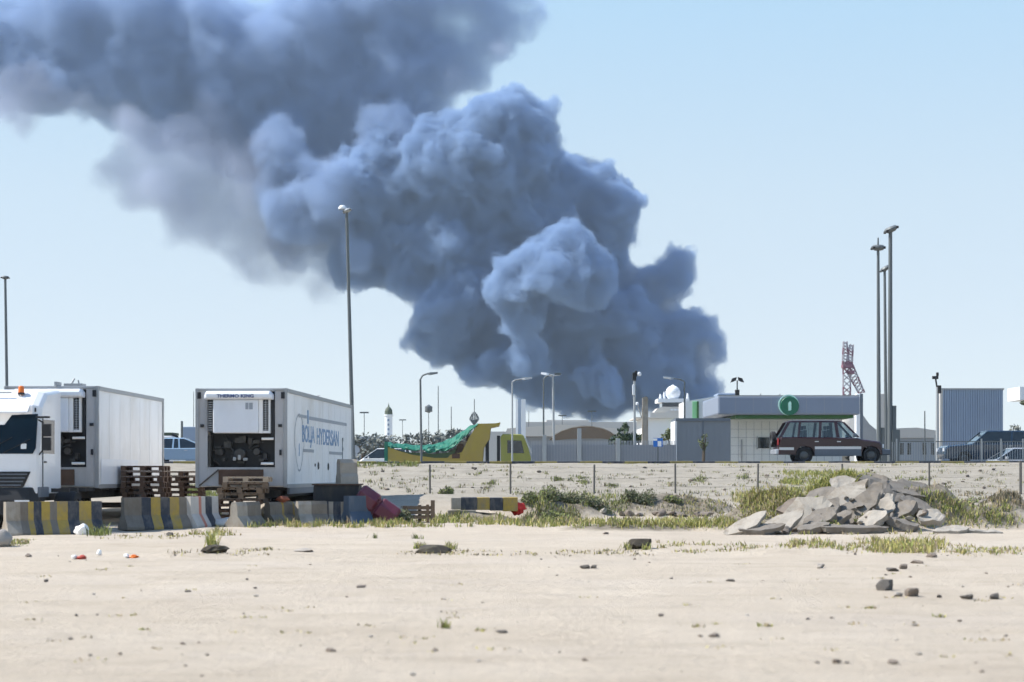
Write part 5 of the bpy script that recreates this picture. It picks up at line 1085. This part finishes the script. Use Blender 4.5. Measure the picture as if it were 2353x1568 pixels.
lattice('left_jib', (X_(1944), 0, Z_(845)), (X_(1942), 0, Z_(785)), 1.1, .5, 8, RW); lattice('right_jib', (X_(1950), 0, Z_(845)), (X_(1957), 0, Z_(792)), 1.0, .45, 8, RW)
lattice('back_stay', (X_(1950), 0, Z_(842)), (X_(1981), 0, Z_(905)), 1.3, .8, 9, RW)
MB().box(X_(1935), X_(1956), -1.5, 1.5, Z_(846), Z_(838)).box(X_(1950), X_(1962), -1.4, 1.4, Z_(860), Z_(852)).build('machinery_deck', M_['crane_red'], cr_)
# white lamp canopy at the right edge
D = 100; rc = shell('white_awning', 'corner of a white awning with a dark lamp under it at the right edge', 'awning', 2348, D); Z_ = lambda v: zz(v, D)-bz(D)
MB().box(-.25, 1.5, -.5, 2, Z_(920), Z_(890)).build('fascia', M_['dome_white'], rc); MB().lathe([(0, .05), (.2, .02), (.33, -.08), (.2, -.2), (0, -.25)], (.1, -.3, Z_(927)+.1), 14).build('lamp', M_['far_green'], rc); MB().box(1.1, 1.3, 0, .2, 0, Z_(920.2)).build('column', M_['dome_white'], rc)
# distant low skyline
D = 600
for i, (u0, u1, vt, m_) in enumerate(((60, 300, 1000, 'far_grey'), (700, 880, 1004, 'far_grey'), (1040, 1180, 992, 'tent_white'), (1700, 1990, 990, 'tent_white'), (2050, 2330, 1000, 'far_grey'), (1200, 1480, 970, 'tent_white'))):
    s_ = shell('distant_block', ['far grey block behind the white truck', 'far grey block behind the lettered trailer', 'far pale block behind the tipper body', 'far pale block behind the station', 'far grey block behind the low house', 'far pale hall behind the close pair of street lamps'][i], 'building', (u0+u1)/2, D)
    hw = (u1-u0)/2*D/FOC; MB().box(-hw, hw, 0, 20, 0, zz(vt, D)-bz(D)).box(-hw*.6, hw*.1, 2, 18, zz(vt, D)-bz(D), zz(vt-5, D)-bz(D)).build('wall', M_[m_], s_)
# ---------------------------------------------------------------- trees
rt = random.Random(40)
def tree(label, u, vt, D, hw, m, leaf=.16, n=900, trunk=.35):
    x = U(u, D); z0_ = bz(D); H = zz(vt, D)-z0_; t = thing('tree', label, 'tree', (x, D, z0_)); c = MB(); cz = H*(.5+trunk*.45); hz = H-cz
    cl = []
    for _ in range(15):
        a, b_ = rt.uniform(0, 6.28), rt.uniform(-.8, 1); rr_ = math.sqrt(max(0, 1-b_*b_))*rt.uniform(.4, .85); cl.append((hw*rr_*math.cos(a), hw*rr_*math.sin(a), cz+hz*b_*.72, rt.uniform(.22, .42)*min(hw, hz*1.4)))
    for k in range(n):
        q = cl[k % len(cl)]; d = Vector((rt.gauss(0,1), rt.gauss(0,1), rt.gauss(0,1))).normalized()*q[3]*rt.uniform(.55, 1.1); p = Vector(q[:3])+d
        a_ = Vector((rt.gauss(0,1), rt.gauss(0,1), rt.gauss(0,1))).normalized(); b_ = a_.orthogonal().normalized(); l = leaf*rt.uniform(.6, 1.5); c.add([p-a_*l, p+b_*l*.6, p+a_*l, p-b_*l*.6], [(0, 1, 2, 3)])
    c.build('crown', M_[m], t); tr = MB().tube((0, 0, 0), (.05, 0, cz), .045*H, .02*H, 8)
    for q in cl[:6]: tr.tube((.05, 0, cz*.8), q[:3], .018*H, .008*H, 5)
    tr.build('trunk', M_['bark'], t); return t
TR = [(832,992,200,2.2,'low bush-like tree just right of the lettered trailer'),(858,990,210,2.0,'small grey green tree left of the minaret'),(880,996,205,1.6,'short tree at the foot of the minaret'),(912,998,215,2.0,'low tree just right of the minaret'),(940,994,215,2.0,'tree left of the first street lamp'),
 (962,990,220,1.8,'tree behind the first street lamp'),(985,975,215,2.2,'tall pointed tree right of the first street lamp'),(1003,984,212,1.8,'dark tree in the middle of the row above the tarpaulin'),(1022,988,214,1.8,'tree above the middle of the green tarpaulin'),(1045,982,216,2.0,'dark tree rising behind the right end of the tarpaulin'),(1065,976,218,1.8,'tree partly hidden by the raised end of the tarpaulin')]
for u, vt, D, hw, lb in TR: tree(lb, u, vt, D, hw, 'leaf_far', .2, 430, .2)
tree('full round green tree right of the brown tent roof', 1432, 967, 125, 1.05, 'leaf_dark', .10, 1500, .35)
tree('lower dark tree between the round green tree and the pylon', 1463, 990, 128, .75, 'leaf_dark', .10, 900, .2)
tree('pale round tree behind the blue notice board', 1543, 977, 124, .75, 'leaf_mid', .09, 900, .3)
tree('grey green tree at the far right behind the blue car', 2325, 970, 170, 1.3, 'leaf_far', .16, 900, .25)
tree('low tree behind the roof of the blue car', 2345, 984, 172, 1.1, 'leaf_far', .16, 500, .25)
tree('small tree top behind the white van', 395, 990, 150, .9, 'leaf_far', .14, 500, .3)
tree('small shrub-like tree between station and shed seam', 1616, 990, 109, .35, 'leaf_mid', .05, 260, .6)
tree('olive tree behind the bonnet of the maroon off-roader', 1960, 990, 160, 1.0, 'leaf_far', .14, 600, .3)
# ---------------------------------------------------------------- smoke
PUFFS = [ # u, v, r, depth offset
(1575,880,75,0),(1648,845,26,0),(1625,890,45,0),(1500,850,105,0),(1450,915,42,0),(1400,860,92,10),(1565,775,46,-6),(1600,815,42,0),(1530,800,70,0),
(1305,840,105,0),(1205,885,50,-10),(1250,860,70,0),(1150,830,58,0),(1090,800,60,0),(1035,770,56,-10),(982,765,30,-10),(1062,705,62,-30),(1015,735,50,-30),(975,768,36,-20),
(1200,780,110,0),(1310,710,135,0),(1275,630,78,-75),(1350,640,60,-60),(1185,680,58,-60),(1200,760,50,-60),(1215,815,44,-45),(1370,865,36,-35),(1340,880,30,-30),(1130,850,36,-30),(1430,730,95,0),(1480,780,80,0),
(1500,680,56,5),(1535,645,54,5),(1465,665,52,5),(1350,560,95,10),(1395,500,78,10),(1430,482,44,10),(1375,590,50,8),(1200,530,130,5),(1110,600,105,0),(1000,560,130,0),
(1375,385,42,12),(1340,430,70,10),(1290,430,95,5),(1225,350,80,-25),(1245,278,44,-20),(1180,300,52,-25),(1110,345,88,-40),(1010,400,85,-35),(1010,335,58,-30),(950,470,112,0),(865,430,95,-15),(800,400,60,-5),
(790,470,110,-5),(850,590,72,0),(905,560,80,0),(770,590,62,0),(700,520,85,0),(740,380,70,-10),(1150,450,130,0),
(620,310,120,20),(500,235,125,25),(380,180,120,25),(250,150,125,25),(120,150,115,25),(20,110,120,25),(150,30,120,25),(320,40,120,25),(470,80,130,25),(620,120,140,25),
(760,180,130,25),(860,140,130,25),(950,220,100,25),(1010,110,105,25),(1110,50,75,25),(1190,30,50,25),(1245,5,40,25),(900,30,130,25),(740,20,130,25),(700,330,90,15),(920,300,85,20),(1080,-40,90,25),(820,300,90,20),(-60,180,90,25),(-80,60,120,25)]
WISPS = [(480,540,80,0),(560,560,80,0),(650,590,60,0),(780,630,40,0),(300,300,60,0),(290,380,55,0),(330,440,60,0),(400,520,60,0),(480,570,50,0),(620,600,50,0),(740,630,45,0),(560,460,90,0),(650,440,80,0),(600,520,80,0),(510,500,85,0),(410,440,85,0),(360,390,60,0),(470,360,95,0),(570,400,100,0),(310,340,55,0),(640,580,50,0),(560,570,45,0),(700,610,40,0),(480,300,80,0),(60,240,60,0),(0,220,60,0),(180,250,50,0),(830,640,40,0),(650,560,70,0),(720,600,50,0),(560,600,45,0),(420,520,50,0),(1060,170,45,0),(1130,110,40,0)]
DS = 1200.0
def cloud_mat(name, dens, col, amp, thr, gain, sc1=.022, step=1.0):
    """volume shader: the grid's soft border is eaten away by turbulent noise, then sharpened into billows"""
    m = bpy.data.materials.new(name); m.use_nodes = True; t = m.node_tree; t.nodes.clear(); N = t.nodes.new; L = t.links.new
    o = N('ShaderNodeOutputMaterial'); v = N('ShaderNodeVolumePrincipled'); L(v.outputs[0], o.inputs['Volume'])
    v.inputs['Color'].default_value = (*col, 1); v.inputs['Anisotropy'].default_value = 0; v.inputs['Density Attribute'].default_value = ''
    a = N('ShaderNodeAttribute'); a.attribute_name = 'density'; g = N('ShaderNodeNewGeometry')
    w1 = N('ShaderNodeTexNoise'); w1.inputs['Scale'].default_value = sc1*.6; w1.inputs['Detail'].default_value = 2; L(g.outputs['Position'], w1.inputs['Vector'])
    sb = N('ShaderNodeVectorMath'); sb.operation = 'MULTIPLY_ADD'; L(w1.outputs['Color'], sb.inputs[0]); sb.inputs[1].default_value = (30,30,30); L(g.outputs['Position'], sb.inputs[2])
    n = N('ShaderNodeTexNoise'); n.inputs['Scale'].default_value = sc1; n.inputs['Detail'].default_value = 5; n.inputs['Roughness'].default_value = .62; L(sb.outputs[0], n.inputs['Vector'])
    def math_(op, x, y, cl=False):
        q = N('ShaderNodeMath'); q.operation = op; q.use_clamp = cl
        for i, z in enumerate((x, y)):
            if isinstance(z, (int, float)): q.inputs[i].default_value = z
            else: L(z, q.inputs[i])
        return q.outputs[0]
    f = math_('ADD', a.outputs['Fac'], math_('MULTIPLY', math_('SUBTRACT', n.outputs[0], .5), amp))
    f = math_('MULTIPLY', math_('SUBTRACT', f, thr), gain, True)
    inside = math_('MULTIPLY', f, math_('MULTIPLY', a.outputs['Fac'], 6.0, True))
    L(math_('MULTIPLY', inside, dens), v.inputs['Density']); return m
def puff_object(name, puffs, mat, voxel, band, disp, grow=1.06):
    bm = bmesh.new()
    for (u, v, r, dz) in puffs:
        p = W(u, v, DS); rr = r/FOC*DS*grow+3
        bmesh.ops.create_icosphere(bm, subdivisions=3, radius=1, matrix=Matrix.Translation(p+Vector((0, dz*(1.0 if dz < 0 else .5), 0))) @ Matrix.Diagonal((rr, rr*.85, rr, 1)))
    me = bpy.data.meshes.new(name); bm.to_mesh(me); bm.free()
    o = bpy.data.objects.new(name, me); COL.objects.link(o); me.materials.append(mat)
    md = o.modifiers.new('a', 'REMESH'); md.mode = 'VOXEL'; md.voxel_size = 3.2
    for i, (sc, st) in enumerate(disp):
        tx = bpy.data.textures.new(f'billow{i}', 'VORONOI'); tx.distance_metric = 'DISTANCE'; tx.noise_scale = sc; tx.noise_intensity = 1
        d = o.modifiers.new('d', 'DISPLACE'); d.texture = tx; d.texture_coords = 'GLOBAL'; d.strength = -st*1.6; d.mid_level = .5; d.direction = 'NORMAL'
        md = o.modifiers.new('b', 'REMESH'); md.mode = 'VOXEL'; md.voxel_size = 2.4
    ng = bpy.data.node_groups.new(name+'_fill', 'GeometryNodeTree')
    ng.interface.new_socket('Geometry', in_out='INPUT', socket_type='NodeSocketGeometry'); ng.interface.new_socket('Geometry', in_out='OUTPUT', socket_type='NodeSocketGeometry')
    gi = ng.nodes.new('NodeGroupInput'); go = ng.nodes.new('NodeGroupOutput'); mv = ng.nodes.new('GeometryNodeMeshToVolume'); sm_ = ng.nodes.new('GeometryNodeSetMaterial')
    mv.resolution_mode = 'VOXEL_SIZE'; mv.inputs['Density'].default_value = 1; mv.inputs['Voxel Size'].default_value = voxel; mv.inputs['Interior Band Width'].default_value = band
    sm_.inputs['Material'].default_value = mat
    ng.links.new(gi.outputs[0], mv.inputs['Mesh']); ng.links.new(mv.outputs[0], sm_.inputs[0]); ng.links.new(sm_.outputs[0], go.inputs[0])
    gm = o.modifiers.new('fill', 'NODES'); gm.node_group = ng
    return o
PUFFS += [(700,430,80,0),(740,440,60,0),(1660,862,22,0),(1600,770,24,-6),(1635,815,20,0)]
old = [p for p in PUFFS if p[0] < 1000 and p[1] < 345 or p[1] < 225 or p[0] < 800]
new = [p for p in PUFFS if p not in old]
old = [(u, v, r_, 60) for u, v, r_, z in old]+[(760,450,80,-35),(700,510,75,-20),(830,560,55,-20),(900,330,70,-10),(650,400,80,-10)]
o = puff_object('smoke_plume', new, cloud_mat('dense_smoke', .20, (.40,.56,.81), 2.0, .10, 4.5, .07), 3.2, 8, ((46,15),(17,8.0),(7.0,4.4)))
o1 = puff_object('drifting_smoke', old, cloud_mat('drifting_smoke', .085, (.46,.61,.86), 2.4, .05, 3.0, .032), 4.6, 18, ((50,16),(18,6)), 1.12)
o2 = puff_object('thin_smoke', WISPS, cloud_mat('thin_smoke', .045, (.60,.67,.83), 2.0, .02, 2.2, .026), 5, 20, ((50,16),(18,6)), 1.12)
tag(o, 'dense dark blue-grey smoke column boiling up behind the station', 'smoke', kind='stuff')
tag(o1, 'broad older smoke drifting across the upper left sky', 'smoke', kind='stuff')
tag(o2, 'thin pale brownish smoke fraying below the older smoke at left', 'smoke', kind='stuff')
hz = bpy.data.materials.new('haze'); hz.use_nodes = True; t = hz.node_tree; t.nodes.clear()
ho = t.nodes.new('ShaderNodeOutputMaterial'); hv = t.nodes.new('ShaderNodeVolumePrincipled'); hv.inputs['Color'].default_value = (.60,.76,.95,1); hv.inputs['Density'].default_value = .00009
hv.inputs['Anisotropy'].default_value = .0; t.links.new(hv.outputs[0], ho.inputs['Volume'])
bm = bmesh.new(); bmesh.ops.create_cube(bm, size=1, matrix=Matrix.Translation((0, 720, 219)) @ Matrix.Diagonal((1300, 1560, 442, 1)))
me = bpy.data.meshes.new('haze'); bm.to_mesh(me); bm.free(); me.materials.append(hz); ho_ = bpy.data.objects.new('haze', me); COL.objects.link(ho_); tag(ho_, 'thin bluish dust haze filling the air', kind='stuff')
